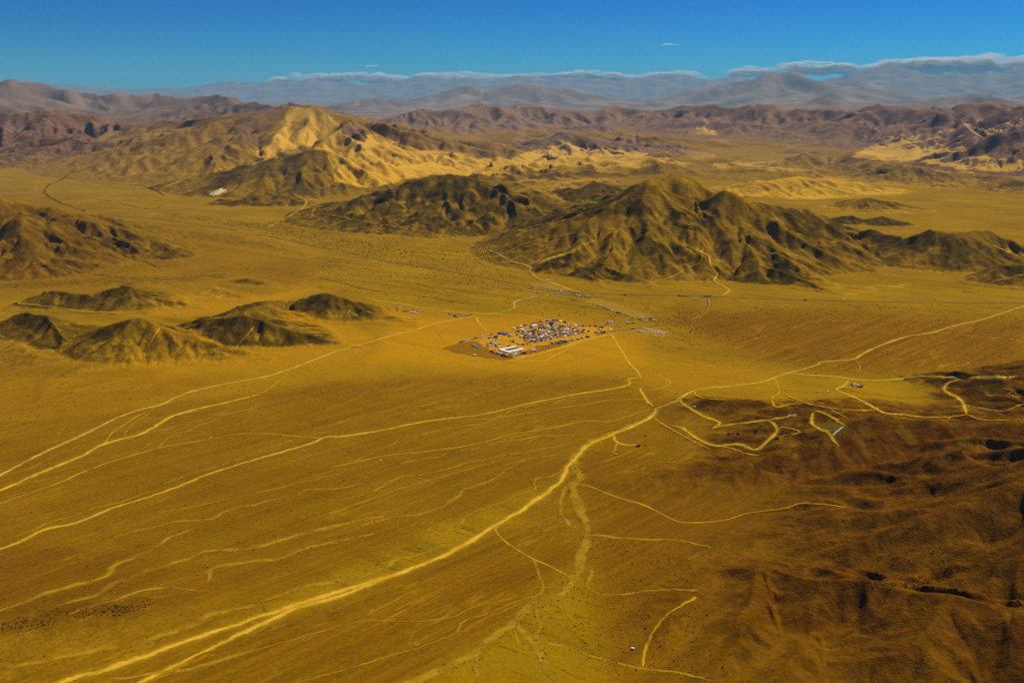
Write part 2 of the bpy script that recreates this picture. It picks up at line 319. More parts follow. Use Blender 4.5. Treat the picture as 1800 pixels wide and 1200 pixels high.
R('h', .3, [(1330, 1000, 36), (1320, 1060, 34), (1300, 1120, 26), (1260, 1180, 14), (1220, 1230, 0)], reg=1, rock=.55, red=.8)
R('h', .3, [(1430, 1100, 20), (1400, 1150, 26), (1350, 1200, 22), (1300, 1250, 10)], reg=1, rock=.6, red=.7)
R('h', .3, [(1230, 960, 4), (1290, 940, 16), (1350, 930, 26), (1420, 925, 34), (1500, 915, 44), (1580, 898, 62), (1650, 870, 90), (1740, 830, 130), (1850, 800, 170)], reg=1, rock=.7, red=.6)
R('h', .3, [(1150, 965, 2), (1220, 985, 8), (1300, 975, 18), (1400, 978, 28), (1500, 980, 36), (1600, 960, 55), (1700, 935, 80)], reg=1, rock=.6, red=.6)
# dark hill at the right edge and low hills by the mine tracks
R('f', .30, [(1655, 680, 690), (1680, 667, 700), (1710, 657, 712), (1745, 650, 722), (1790, 650, 728), (1840, 640, 735), (1900, 630, 740)], reg=1, rock=.8, red=.3, er=.7)
R('h', .3, [(1745, 652, 95), (1720, 680, 55), (1700, 705, 20)], reg=1, rock=.8)
R('f', .30, [(1195, 712, 728), (1215, 700, 742), (1250, 697, 752), (1290, 699, 758), (1340, 703, 758), (1400, 711, 756), (1440, 717, 748), (1480, 724, 740)], reg=1, rock=.75, er=.7)
R('f', .28, [(1235, 768, 785), (1265, 757, 792), (1300, 752, 794), (1350, 750, 790), (1400, 740, 780), (1440, 735, 772)], reg=1, rock=.65, er=.8)
R('f', .24, [(1180, 748, 758), (1200, 742, 762), (1225, 748, 764)], reg=1, rock=.4, er=.5)
# --- foreground plain terraces
R('h', .06, [(-60, 1120, 5), (40, 1095, 10), (100, 1085, 12), (180, 1070, 12), (250, 1060, 8), (330, 1050, 0)], p=1.0, er=.5, rock=.5, red=.4, reg=0)
# --- O: far blue ranges
def far(Y, pts, **kw):
    return R('d', .22, [(u, v, Y * f) for (u, v, f) in [(q + (1.0,))[:3] for q in pts]], reg=10, rock=.3, **kw)
a = far(58000, [(590, 188), (610, 181), (640, 171), (665, 170), (690, 173), (720, 179)])
spurs(a, .2, 6, 101, reg=10, rock=.3)
a = far(74000, [(700, 186), (740, 175), (770, 167), (790, 161), (808, 158), (825, 152), (838, 156), (850, 160), (870, 157), (890, 153), (905, 151), (915, 146), (925, 147), (935, 145), (950, 149), (975, 153), (1000, 155), (1030, 159), (1060, 165), (1120, 172), (1180, 179), (1230, 184)])
spurs(a, .2, 14, 102, reg=10, rock=.3)
a = far(78000, [(1130, 190), (1190, 174), (1230, 164), (1270, 153), (1300, 144), (1325, 136), (1345, 129), (1365, 126), (1378, 125), (1390, 126), (1410, 133), (1430, 139), (1445, 143), (1480, 152), (1530, 160), (1600, 168)])
spurs(a, .2, 12, 103, reg=10, rock=.3)
a = far(128000, [(1410, 152), (1450, 144), (1490, 135), (1515, 129), (1540, 121), (1556, 117), (1570, 117), (1590, 120), (1610, 122), (1640, 124), (1670, 126), (1700, 128), (1740, 127), (1775, 124), (1800, 120), (1850, 116)])
spurs(a, .2, 10, 104, reg=10, rock=.3)
a = far(52000, [(1560, 190), (1590, 182), (1620, 173), (1660, 167), (1700, 163), (1730, 162), (1745, 165), (1770, 170), (1800, 172), (1850, 172)])
spurs(a, .2, 8, 105, reg=10, rock=.3)
a = far(42000, [(1330, 190), (1370, 180), (1400, 176), (1440, 172), (1460, 172), (1490, 177), (1520, 184), (1560, 190)])
spurs(a, .2, 8, 106, reg=10, rock=.3)
a = far(92000, [(1440, 150), (1470, 144), (1500, 143), (1530, 149), (1570, 155)])
spurs(a, .2, 5, 107, reg=10, rock=.3)
a = far(165000, [(-120, 142), (0, 136), (18, 135), (40, 140), (60, 143), (110, 147), (160, 149), (200, 151), (250, 152), (300, 152), (345, 149), (380, 143), (400, 141), (420, 143), (450, 143), (500, 144), (525, 141), (545, 138), (560, 141), (580, 144), (620, 143), (660, 143), (700, 141), (730, 140), (760, 137), (800, 137), (850, 135), (880, 134), (900, 132), (920, 134), (945, 132), (975, 136), (1010, 137), (1050, 139), (1100, 138), (1150, 136), (1180, 133), (1200, 131), (1212, 130), (1225, 133), (1250, 135), (1290, 134), (1340, 140)])
spurs(a, .2, 40, 108, reg=10, rock=.3, lo=.4, hi=.9)

# ----------------------------------------------------------------- terrain: polar sheet, finer where the hills are
def rows():
    r = [600.0]
    while r[-1] < 182000:
        q = r[-1]
        if q < 1250: k = .02
        elif q < 2500: k = .0026
        elif q < 9000: k = .0021
        elif q < 18000: k = .0026
        elif q < 32000: k = .0038
        else: k = .008
        r.append(q * (1 + k))
    return np.array(r)
RR = rows()
TH = np.concatenate([np.radians(np.linspace(-178, -42, 40)), np.radians(np.linspace(-38, -29.6, 14)),
                     np.radians(np.linspace(-29.2, 29.2, 740)), np.radians(np.linspace(29.6, 38, 14)), np.radians(np.linspace(42, 178, 40))])
NR, NC = len(RR), len(TH)
GX = RR[:, None] * np.sin(TH)[None]
GY = RR[:, None] * np.cos(TH)[None]
print('grid', NR, NC, NR * NC)

# warp the plan position a little so that no crest runs straight
wl_ = np.clip(RR / 9.0, 150, 6000)[:, None]
def warp(x, y, L, amp):
    return x + amp * fbm(x / L, y / L, 3), y + amp * fbm(x / L + 77, y / L - 41, 3)
Z = np.zeros((NR, NC)); AR = np.zeros((NR, NC), np.int32) - 1; DD = np.ones((NR, NC))
near = RR < 40000
WX = GX.copy(); WY = GY.copy()
for (r0, r1, L, amp) in [(0, 3300, 160, 12), (3300, 9000, 300, 18), (9000, 33000, 900, 110), (33000, 9e5, 5000, 420)]:
    m = (RR >= r0) & (RR < r1)
    a_, b_ = warp(GX[m], GY[m], L, amp)
    WX[m], WY[m] = a_, b_
for ri, rd in enumerate(RIDGES):
    w = rd['w']
    hmax = max(w[:, 2].max(), 1)
    rd['p'] = min(rd['p'], 1.02 if rd['reg'] in (1, 2, 4, 5) else 1.1 if rd['reg'] == 3 else 9)
    rd['apron'] = rd['reg'] in (1, 2, 3, 4, 5, 9); rd['wide'] = 1.22 if rd['reg'] == 3 else 1.45 if rd['apron'] else 1.15
    Dm = hmax / min(rd['s'], rd['s2']) * 1.02 * rd['wide']
    x0, x1, y0, y1 = w[:, 0].min() - Dm, w[:, 0].max() + Dm, w[:, 1].min() - Dm, w[:, 1].max() + Dm
    rmin = math.hypot(max(0, max(x0, -x1)), max(y0, 0)); rmax = math.hypot(max(abs(x0), abs(x1)), max(y1, 0))
    i0, i1 = np.searchsorted(RR, rmin * .97 - 300), np.searchsorted(RR, rmax * 1.03 + 300)
    sx, sy = WX[i0:i1], WY[i0:i1]
    m = (sx > x0) & (sx < x1) & (sy > y0) & (sy < y1)
    if not m.any():
        continue
    px, py = sx[m], sy[m]
    bd = np.full(px.shape, 1e18); bh = np.zeros(px.shape); bs = np.zeros(px.shape)
    best = np.zeros(px.shape)
    bestt = np.ones(px.shape)
    for k in range(len(w) - 1):
        ax, ay, az = w[k]; bx, by, bz = w[k + 1]
        dx, dy = bx - ax, by - ay
        t = np.clip(((px - ax) * dx + (py - ay) * dy) / (dx * dx + dy * dy + 1e-9), 0, 1)
        qx, qy = px - ax - t * dx, py - ay - t * dy
        d = np.hypot(qx, qy)
        h = np.maximum(az + t * (bz - az), 0)
        s = np.where(dx * qy - dy * qx > 0, rd['s2'], rd['s'])
        tt = np.clip(d * s / np.maximum(h, .5) / rd['wide'], 0, 1)
        z = h * np.where(rd['apron'], .93 * np.maximum(1 - tt * 1.32, 0) ** rd['p'] + .07 * (1 - tt) ** 2, (1 - tt) ** rd['p'])
        u_ = z > best
        best = np.where(u_, z, best); bestt = np.where(u_, tt, bestt)
    zz = Z[i0:i1][m]
    up = best > zz
    # smooth maximum keeps valley floors rounded
    kk = np.maximum(np.minimum(best, zz) * .12, .3)
    hh = np.clip(.5 + .5 * (best - zz) / kk, 0, 1)
    sm = zz + (best - zz) * hh + kk * hh * (1 - hh)
    Z[i0:i1][m] = np.where((best > 0.01), sm, zz)
    A = AR[i0:i1]; t_ = A[m]; t_[up & (best > .3)] = ri; A[m] = t_
    D_ = DD[i0:i1]; t_ = D_[m]; t_[up] = bestt[up]; D_[m] = t_
prop = lambda k: np.append(np.array([r[k] for r in RIDGES], float), 0.0)[AR]
ER, ROCK, SAND, RED, REG = prop('er'), prop('rock'), prop('sand'), prop('red'), prop('reg').astype(int)
print('ridges', len(RIDGES), 'max z', Z.max())

# ----------------------------------------------------------------- erosion: gullies that follow the slope
def gradient(z):
    dzr = np.gradient(z, axis=0) / np.gradient(RR)[:, None]
    dzt = np.gradient(z, axis=1) / (np.gradient(TH)[None] * RR[:, None])
    s_, c_ = np.sin(TH)[None], np.cos(TH)[None]
    return dzr * s_ + dzt * c_, dzr * c_ - dzt * s_
# the near hillside is old and rounded
k_ = int(np.searchsorted(RR, 3300)); zb = Z[:k_].copy()
for _ in range(10):
    zb[1:-1] = (zb[:-2] + 2 * zb[1:-1] + zb[2:]) * .25
    for _j in (0, 1): zb[:, 1:-1] = (zb[:, :-2] + 2 * zb[:, 1:-1] + zb[:, 2:]) * .25
wb = (1 - sstep(2900, 3300, RR[:k_]))[:, None]
Z[:k_] = Z[:k_] * (1 - wb) + zb * wb
Z0 = Z.copy()
# fields of low dunes and half buried knolls behind the central mountain
tx_ = GX / np.maximum(GY, 1); Zh_ = Z.copy()
for (a0, a1, y0, y1, hgt, lx, ly, thr) in [(-.19, .17, 9800, 18500, 185, 1700, 800, -.15), (.10, .56, 10200, 19000, 100, 1500, 900, .05), (-.02, .5, 18500, 25000, 190, 2400, 1500, -.1)]:
    m_ = sstep(a0 - .03, a0 + .03, tx_) * (1 - sstep(a1 - .03, a1 + .03, tx_)) * sstep(y0 - 900, y0 + 900, GY) * (1 - sstep(y1 - 1500, y1 + 1500, GY)) * (GY > 0) * (1 - sstep(2, 60, Zh_))
    k_ = np.where(m_.max(1) > 0)[0]
    sl_ = slice(k_[0], k_[-1] + 1)
    xx, yy = GX[sl_], GY[sl_]
    big = sstep(thr - .1, thr + .5, fbm(xx / 2600 + 3, yy / 2600, 3) + .25)
    Z[sl_] += m_[sl_] * big * hgt * np.clip(ridged(xx / lx + 5, yy / ly, 4) - .25, 0, 1) * 1.3
Z0 = Z.copy()
gx, gy = gradient(Z)
def blur(a, n):
    for _ in range(n):
        a[1:-1] = (a[:-2] + 2 * a[1:-1] + a[2:]) * .25
        a[:, 1:-1] = (a[:, :-2] + 2 * a[:, 1:-1] + a[:, 2:]) * .25
    return a
gx, gy = blur(gx, 6), blur(gy, 6)
EN = np.zeros_like(Z)            # + on spurs, - in gullies
cellr = np.gradient(RR)[:, None] * np.ones((1, NC))
fan = np.abs(TH) < math.radians(30)
act = (Z > 1.0) & fan[None]
ids = np.where(act.ravel())[0]
px, py, hz = GX.ravel()[ids], GY.ravel()[ids], Z.ravel()[ids]
sx, sy = gx.ravel()[ids], gy.ravel()[ids]
DD = blur(DD, 10); ER = blur(ER, 8)
er = (ER * np.where(REG == 1, .6, np.where(REG == 5, .75, 1.0))).ravel()[ids]; cl = np.maximum(cellr.ravel()[ids], (GX * 0 + RR[:, None] * .0013).ravel()[ids]); dd = DD.ravel()[ids]
rg_ = REG.ravel()[ids]
sl0 = np.hypot(sx, sy)
acc = np.zeros_like(px); en = np.zeros_like(px)
for lam in (3600, 1800, 900, 450, 225, 112, 56, 28):
    wgt = sstep(2.2, 4.5, lam / cl) * (1 - sstep(4, 9, lam / np.maximum(hz, 6)))
    q = np.where(wgt > .01)[0]
    if len(q) == 0:
        continue
    X, Y = px[q] / lam, py[q] / lam
    sl = np.hypot(sx[q], sy[q]) + 1e-5
    st = np.minimum(1, sl / .12)
    dx, dy = -sy[q] / sl * st, sx[q] / sl * st
    xi = np.floor(X).astype(np.int64); yi = np.floor(Y).astype(np.int64)
    C = np.zeros(len(q)); GXd = np.zeros(len(q)); GYd = np.zeros(len(q)); Wt = np.zeros(len(q))
    for i in (-1, 0, 1):
        for j in (-1, 0, 1):
            hsh = _hash(xi + i, yi + j)
            ox = X - (xi + i + _HX[hsh]); oy = Y - (yi + j + _HY[hsh])
            w_ = np.exp(-(ox * ox + oy * oy) * 2.2)
            ph = (ox * dx + oy * dy) * 2 * np.pi * 1.15
            C += np.cos(ph) * w_; sn = -np.sin(ph) * w_
            GXd += sn * dx; GYd += sn * dy; Wt += w_
    C /= Wt; GXd /= Wt; GYd /= Wt
    amp = lam * .125 * min(1.0, (lam / 220.0) ** .42) * np.minimum(1, sl0[q] / .24) * er[q] * wgt[q]
    amp = np.minimum(amp, hz[q] * .22)
    if lam >= 400: amp *= np.where(rg_[q] == 3, .5, 1.0)
    amp *= np.clip(dd[q] * 5, .12, 1)
    acc[q] += (C - .35) * amp
    en[q] += C * np.minimum(1, sl0[q] / .15) * wgt[q] * .5
    sx[q] += GXd * amp / lam * 5.5; sy[q] += GYd * amp / lam * 5.5
t_ = Z.ravel(); t_[ids] += acc; Z = t_.reshape(NR, NC)
t_ = EN.ravel(); t_[ids] = en; EN = t_.reshape(NR, NC)
# fine roughness of rock, low swells of the plain
rough = np.zeros_like(Z)
for (lam, a_) in [(700, .9), (260, .55), (90, .3), (34, .13)]:
    wg = sstep(2.0, 4.0, lam / np.maximum(cellr, RR[:, None] * .0013))
    if wg.max() > 0:
        rough += wg * a_ * perlin(GX / lam + lam, GY / lam)
# broken crests and side ridges of the mountains
for regs, lam, k_ in [((6, 7, 8), 2300, .26), ((10,), 7000, .22), ((4,), 760, .15), ((5,), 900, .07), ((3,), 760, .08), ((2,), 380, .16), ((1,), 420, .08)]:
    m = np.isin(REG, regs) & (Z0 > 2)
    Z[m] += (ridged(GX[m] / lam, GY[m] / lam, 5) - .62) * k_ * Z0[m]
hill = sstep(2, 30, Z0)
Z = np.maximum(Z, Z0 * .25)
Z += rough * (0.9 + 4.5 * hill * np.clip(RR / 5000, .35, 3)[:, None])
Z += np.where(RR[:, None] > 9000, 1, 0) * sstep(9000, 20000, RR)[:, None] * 6 * fbm(GX / 1500, GY / 1500, 4)
GXs, GYs = gradient(Z)
SLOPE = np.hypot(GXs, GYs)
# ----------------------------------------------------------------- what covers the ground
PU, PV = project(GX, GY, Z)
front = (GY > 300) & (np.abs(TH)[None] < math.radians(36))

def zone(pts, feather, val=1.0, wob=0.0):
    """soft mask of an outline given by photograph pixels, laid on the ground it covers"""
    P = np.array(pts, float)
    f = feather
    m = front & (PU > P[:, 0].min() - f - 8) & (PU < P[:, 0].max() + f + 8) & (PV > P[:, 1].min() - f - 8) & (PV < P[:, 1].max() + f + 8)
    out = np.zeros_like(Z)
    if not m.any():
        return out
    u, v = PU[m], PV[m]
    if wob:
        x_, y_ = GX[m], GY[m]; L_ = np.maximum(RR[:, None] * np.ones((1, NC)), 10)[m] * .02
        L0 = np.exp2(np.round(np.log2(L_)))
        u = u + wob * 1.6 * fbm(x_ / L0, y_ / L0, 4); v = v + wob * .8 * fbm(x_ / L0 + 50, y_ / L0 - 50, 4)
    ins = np.zeros(u.shape, bool); d2 = np.full(u.shape, 1e12)
    n = len(P)
    for k in range(n):
        ax, ay = P[k]; bx, by = P[(k + 1) % n]
        c = (ay > v) != (by > v)
        with np.errstate(divide='ignore', invalid='ignore'):
            ins ^= c & (u < (bx - ax) * (v - ay) / (by - ay + 1e-12) + ax)
        dx, dy = bx - ax, by - ay
        t = np.clip(((u - ax) * dx + (v - ay) * dy) / (dx * dx + dy * dy + 1e-9), 0, 1)
        d2 = np.minimum(d2, (u - ax - t * dx) ** 2 + ((v - ay - t * dy) * 1.6) ** 2)
    sdist = np.where(ins, 1, -1) * np.sqrt(d2)
    out[m] = val * sstep(-f, f, sdist)
    return out

def zmax(base, *zs):
    for z in zs:
        base = np.maximum(base, z)
    return base

# sand banked against the slopes and blown over the plain
sandz = zmax(np.zeros_like(Z),
    zone([(512, 187), (545, 190), (575, 205), (600, 222), (640, 232), (690, 250), (730, 262), (790, 268), (850, 272), (885, 280), (950, 262), (985, 250), (1040, 256), (1110, 268), (1180, 280), (1100, 305), (1000, 300), (900, 300), (860, 308), (800, 302), (750, 305), (690, 322), (640, 330), (590, 318), (575, 268), (540, 256), (505, 262), (460, 280), (452, 268), (478, 245), (500, 220)], 6, 1.0, 8),
    zone([(1250, 345), (1100, 300), (1180, 270), (1260, 262), (1360, 270), (1390, 290), (1420, 310), (1800, 350), (1800, 400), (1620, 385), (1500, 395), (1400, 360), (1320, 345)], 14, .18, 6),
    zone([(1520, 262), (1560, 240), (1600, 235), (1640, 240), (1690, 262), (1740, 275), (1800, 280), (1800, 300), (1700, 300), (1600, 285), (1500, 275)], 6, .9, 8),
    zone([(1690, 215), (1730, 210), (1768, 222), (1762, 240), (1745, 252), (1730, 248), (1712, 236)], 3, 1.0, 6),
    zone([(1770, 188), (1800, 185), (1800, 205), (1785, 230), (1776, 226), (1768, 205)], 4, .9, 6),
    zone([(1640, 235), (1652, 228), (1660, 232), (1646, 258), (1636, 262)], 3, 1.0, 4),
    zone([(1670, 228), (1690, 232), (1700, 262), (1715, 270), (1690, 268), (1676, 262), (1668, 245)], 3, 1.0, 4),
    zone([(1225, 222), (1240, 208), (1252, 222), (1262, 236), (1220, 236)], 4, .8, 6),
    zone([(1720, 412), (1765, 420), (1800, 432), (1800, 450), (1760, 440)], 5, .8, 5),
    zone([(1340, 432), (1400, 462), (1460, 490), (1530, 500), (1640, 490), (1560, 515), (1490, 520), (1420, 490), (1372, 468)], 14, .32, 8),
    zone([(930, 466), (960, 455), (1010, 436), (1040, 420), (1046, 424), (1015, 442), (975, 456), (940, 470)], 4, .9, 4))
camp_bright = zmax(np.zeros_like(Z),
    zone([(-200, 660), (60, 655), (150, 660), (290, 650), (400, 640), (520, 618), (640, 602), (640, 575), (560, 575), (500, 560), (640, 566), (690, 548), (680, 530), (720, 534), (800, 545), (880, 556), (930, 575), (960, 610), (985, 654), (930, 652), (800, 656), (600, 670), (450, 690), (300, 704), (160, 722), (-200, 760)], 18, .30, 8),
    zone([(250, 560), (300, 570), (430, 610), (560, 596), (640, 600), (640, 615), (420, 640), (300, 650), (150, 650), (230, 640)], 12, .75, 6),
    zone([(430, 548), (470, 552), (520, 575), (600, 600), (640, 605), (660, 590), (620, 570), (540, 555), (490, 535)], 9, .8, 5),
    zone([(690, 545), (860, 555), (960, 558), (1060, 570), (1110, 590), (1160, 650), (960, 652), (800, 650), (640, 640)], 38, 1.0, 8),
    zone([(1000, 600), (1300, 640), (1380, 655), (1400, 690), (1180, 690), (1120, 665), (1000, 650)], 30, .55, 8),
    zone([(300, 520), (380, 502), (420, 520), (480, 515), (540, 505), (560, 512), (500, 530), (430, 545), (330, 560), (260, 555)], 14, .7, 4),
    zone([(310, 600), (420, 618), (560, 612), (640, 600), (700, 570), (720, 600), (600, 640), (420, 660), (300, 668), (260, 664), (280, 650)], 25, .6, 5))
# dark desert gravel of the near fan
grav = zmax(np.zeros_like(Z),
    zone([(-300, 765), (160, 724), (300, 706), (450, 690), (600, 671), (800, 657), (930, 653), (1050, 657), (1110, 662), (1110, 700), (1140, 715), (1080, 765), (1020, 800), (1000, 830), (600, 1000), (200, 1200), (-300, 1500)], 16, .62, 7),
    zone([(-400, 960), (60, 950), (200, 960), (330, 980), (300, 1020), (150, 1060), (0, 1110), (-400, 1300)], 40, 1.0, 10),
    zone([(-300, 1080), (100, 1062), (250, 1045), (380, 1040), (300, 1070), (130, 1090), (0, 1125), (-300, 1260)], 12, 1.0, 8),
    zone([(1000, 800), (1050, 780), (1200, 790), (2200, 700), (2400, 1600), (1100, 1300), (1050, 1000), (1020, 900)], 40, .85, 6),
    zone([(880, 930), (1010, 900), (1010, 990), (900, 1100), (700, 1220), (300, 1240), (60, 1230), (400, 1110), (640, 1040), (820, 960)], 40, .8, 8),
    zone([(1000, 690), (1200, 680), (1230, 760), (1080, 850), (960, 930), (900, 910), (1000, 820)], 40, .6, 8),
    zone([(1100, 243), (1200, 249), (1330, 266), (1450, 272), (1400, 261), (1250, 248), (1150, 240)], 5, .9, 4),
    zone([(1200, 540), (1800, 560), (1800, 660), (1500, 655), (1350, 640), (1250, 600), (1180, 560)], 40, .9, 8),
    zone([(-300, 610), (20, 630), (150, 650), (300, 655), (420, 662), (300, 704), (160, 722), (-300, 780)], 30, .7, 8),
    zone([(0, 340), (220, 370), (420, 420), (560, 470), (540, 500), (400, 520), (200, 500), (0, 530)], 40, .45, 5),
    zone([(1190, 690), (1500, 720), (1800, 700), (1800, 760), (1500, 760), (1300, 790), (1200, 750)], 20, .5, 5))
# dark rock faces
rockz = np.zeros_like(Z)
for q, pts in [
    (.6, [(0, 355), (90, 362), (110, 375), (130, 400), (170, 440), (175, 470), (120, 480), (60, 478), (0, 470)]),
    (.95, [(172, 418), (230, 425), (248, 442), (225, 452), (195, 447), (178, 432)]),
    (.95, [(268, 445), (292, 432), (310, 440), (308, 458), (280, 460), (266, 452)]),
    (.85, [(203, 393), (225, 400), (238, 416), (225, 422), (210, 405)]),
    (.8, [(130, 430), (150, 440), (175, 465), (160, 472), (140, 450)]),
    (.85, [(30, 540), (60, 518), (85, 508), (140, 514), (170, 516), (200, 500), (235, 499), (270, 515), (290, 530), (250, 545), (170, 548), (110, 545), (60, 535)]),
    (.95, [(20, 550), (85, 552), (100, 570), (115, 600), (100, 616), (70, 612), (45, 600), (25, 575)]),
    (.9, [(105, 615), (190, 570), (240, 558), (215, 585), (175, 605), (135, 635), (118, 625)]),
    (.55, [(245, 562), (290, 580), (320, 610), (300, 630), (262, 632), (262, 600)]),
    (.55, [(345, 620), (390, 620), (410, 635), (360, 636)]),
    (.5, [(280, 688), (300, 680), (330, 688), (310, 696)]),
    (1.0, [(335, 560), (360, 556), (375, 570), (420, 552), (450, 556), (475, 568), (510, 582), (525, 605), (510, 613), (440, 610), (395, 610), (370, 590)]),
    (1.0, [(522, 530), (545, 518), (575, 515), (600, 521), (640, 541), (655, 556), (620, 566), (580, 562), (545, 550), (525, 545)]),
    (.75, [(350, 545), (440, 531), (480, 527), (440, 538), (390, 548), (340, 556)]),
    (.6, [(470, 556), (490, 555), (530, 568), (500, 573)]), (.6, [(672, 558), (690, 554), (720, 566), (690, 572)]),
    (.75, [(405, 492), (430, 488), (470, 500), (430, 506)]),
    (.9, [(560, 375), (620, 350), (690, 328), (760, 306), (830, 312), (880, 330), (950, 360), (1000, 370), (960, 395), (900, 410), (830, 416), (740, 410), (640, 400), (580, 388)]),
    (.8, [(905, 402), (1000, 368), (1045, 358), (1095, 338), (1120, 325), (1130, 350), (1100, 375), (1040, 385), (960, 398)]),
    (1.0, [(1090, 378), (1115, 360), (1150, 362), (1165, 372), (1170, 388), (1140, 382), (1110, 384)]),
    (1.0, [(1160, 394), (1185, 365), (1215, 378), (1237, 395), (1235, 410), (1200, 402)]),
    (.6, [(1180, 345), (1240, 345), (1245, 355), (1215, 354)]),
    (.5, [(1247, 345), (1271, 334), (1280, 345), (1262, 375), (1245, 388), (1255, 360)]),
    (.85, [(1240, 387), (1262, 368), (1272, 382), (1255, 394)]),
    (1.0, [(1310, 345), (1400, 362), (1480, 390), (1502, 402), (1460, 407), (1400, 392), (1350, 374)]),
    (.85, [(1370, 392), (1400, 376), (1440, 388), (1452, 420), (1440, 434), (1400, 414), (1375, 402)]),
    (.9, [(1262, 502), (1300, 474), (1335, 462), (1375, 470), (1420, 490), (1480, 520), (1400, 525), (1300, 517)]),
    (.8, [(1330, 430), (1370, 450), (1415, 470), (1400, 480), (1360, 467), (1335, 457)]),
    (.9, [(930, 468), (1010, 443), (1045, 455), (1100, 485), (1090, 510), (1060, 516), (1005, 510), (960, 492)]),
    (.75, [(1095, 400), (1120, 398), (1165, 425), (1210, 440), (1215, 460), (1150, 475), (1130, 450), (1110, 425)]),
    (.9, [(1515, 412), (1533, 402), (1560, 412), (1590, 420), (1610, 415), (1633, 402), (1680, 410), (1700, 440), (1720, 460), (1690, 480), (1650, 470), (1620, 455), (1580, 450), (1545, 440)]),
    (.85, [(1730, 480), (1761, 464), (1800, 466), (1840, 470), (1840, 510), (1750, 506)]),
    (.6, [(430, 200), (500, 186), (510, 200), (490, 230), (460, 258), (440, 255), (400, 265), (350, 250), (380, 215)]),
    (.95, [(595, 225), (620, 222), (650, 235), (640, 252), (610, 240)]), (.95, [(510, 215), (525, 212), (530, 225), (518, 232)]),
    (.85, [(700, 225), (745, 240), (800, 258), (850, 262), (870, 280), (830, 270), (780, 262), (730, 245)]),
    (.95, [(876, 266), (886, 258), (900, 268), (906, 280), (880, 282)]),
    (.75, [(330, 312), (430, 292), (520, 264), (572, 260), (560, 300), (520, 310), (430, 325), (350, 338)]),
    (.9, [(380, 358), (440, 343), (525, 348), (535, 358), (450, 364), (400, 364)])]:
    rockz = np.maximum(rockz, zone(pts, 7, q, 9))
hillm = np.where(REG == 1, sstep(2, 34, Z0), sstep(1.5, 16, Z0))
deep = 1 - np.clip(EN * 1.2, -1, 1) * .5 - .5      # 1 in gullies, 0 on spurs
rk = ROCK * hillm * np.where((REG >= 2) & (REG <= 5), .5, np.where(REG == 1, .72, 1.0))
brk = fbm(GX / np.maximum(RR[:, None] * .012, 20) ** 1, GY / np.maximum(RR[:, None] * .012, 20), 4) if False else None
b1 = np.zeros_like(Z)
for (r0, r1, L) in [(0, 3500, 60), (3500, 9000, 130), (9000, 33000, 420), (33000, 9e5, 3500)]:
    m = (RR >= r0) & (RR < r1)
    b1[m] = fbm(GX[m] / L, GY[m] / L, 5)
steep = sstep(.10, .34, SLOPE)
rockm = np.clip(rk * (.35 + .95 * steep) + rk * (1.1 * b1 - .55 * np.clip(deep - .5, 0, 1) + .15 * np.clip(.5 - deep, 0, 1)), 0, 1)
rockm = np.maximum(rockm, rockz * hillm * np.clip(.8 + 1.3 * b1 - .5 * np.clip(deep - .5, 0, 1), 0, 1))
sandm = np.clip(SAND * hillm * (.8 + .6 * b1) + sandz * (1.0 + .9 * b1) - .0, 0, 1)
rock_ribs = sandz * sstep(.42, .62, SLOPE + .3 * b1)   # rock ribs stand out of the sand
sandm = np.clip(sandm - .9 * np.where(REG == 5, .25, 1) * rock_ribs * np.clip(rk * 1.6, 0, 1) - rockz, 0, 1)
rock_ribs = np.where(REG == 5, rock_ribs * .25, rock_ribs)
rockm = np.clip(rockm * (1 - .95 * sandz * (1 - rockz)) + rock_ribs * np.clip(rk * 1.4, 0, 1), 0, 1)
camp_bright = camp_bright * (1 - .8 * np.clip(rockm * 1.4, 0, 1))
redz = zone([(1040, 860), (1150, 830), (1300, 815), (1500, 790), (1800, 760), (2300, 740), (2400, 1600), (1120, 1300), (1060, 1000)], 110, .62, 14)
redz = zmax(redz, zone([(-300, 955), (60, 962), (200, 985), (330, 1000), (250, 1042), (100, 1072), (-300, 1190)], 42, .5, 14),
    zone([(130, 1075), (300, 1025), (430, 985), (600, 945), (500, 1005), (340, 1062), (200, 1098)], 26, .42, 14),
    zone([(0, 340), (120, 360), (230, 420), (200, 500), (0, 530), (-200, 500)], 60, .3, 14),
    zone([(380, 860), (620, 800), (760, 820), (560, 890), (380, 930)], 40, .22, 14))
redm = np.clip(redz + np.where(REG == 1, np.maximum(RED, .95), np.where(REG == 6, .6, RED)) * hillm * (.7 + 1.2 * b1), 0, 1)
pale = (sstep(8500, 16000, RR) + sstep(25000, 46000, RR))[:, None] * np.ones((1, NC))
M1 = np.stack([rockm, sandm, redm, pale], -1).astype(np.float32)
M2 = np.stack([camp_bright, grav, np.clip(.5 + .5 * EN, 0, 1) * hillm, hillm], -1).astype(np.float32)

# ----------------------------------------------------------------- materials
def new_mat(name):
    m = bpy.data.materials.new(name); m.use_nodes = True
    n, l = m.node_tree.nodes, m.node_tree.links
    n.clear()
    out = n.new('ShaderNodeOutputMaterial'); b = n.new('ShaderNodeBsdfPrincipled')
    b.inputs['Roughness'].default_value = .95
    b.inputs['Specular IOR Level'].default_value = 0.0
    l.new(b.outputs[0], out.inputs['Surface'])
    return m, n, l, b, out

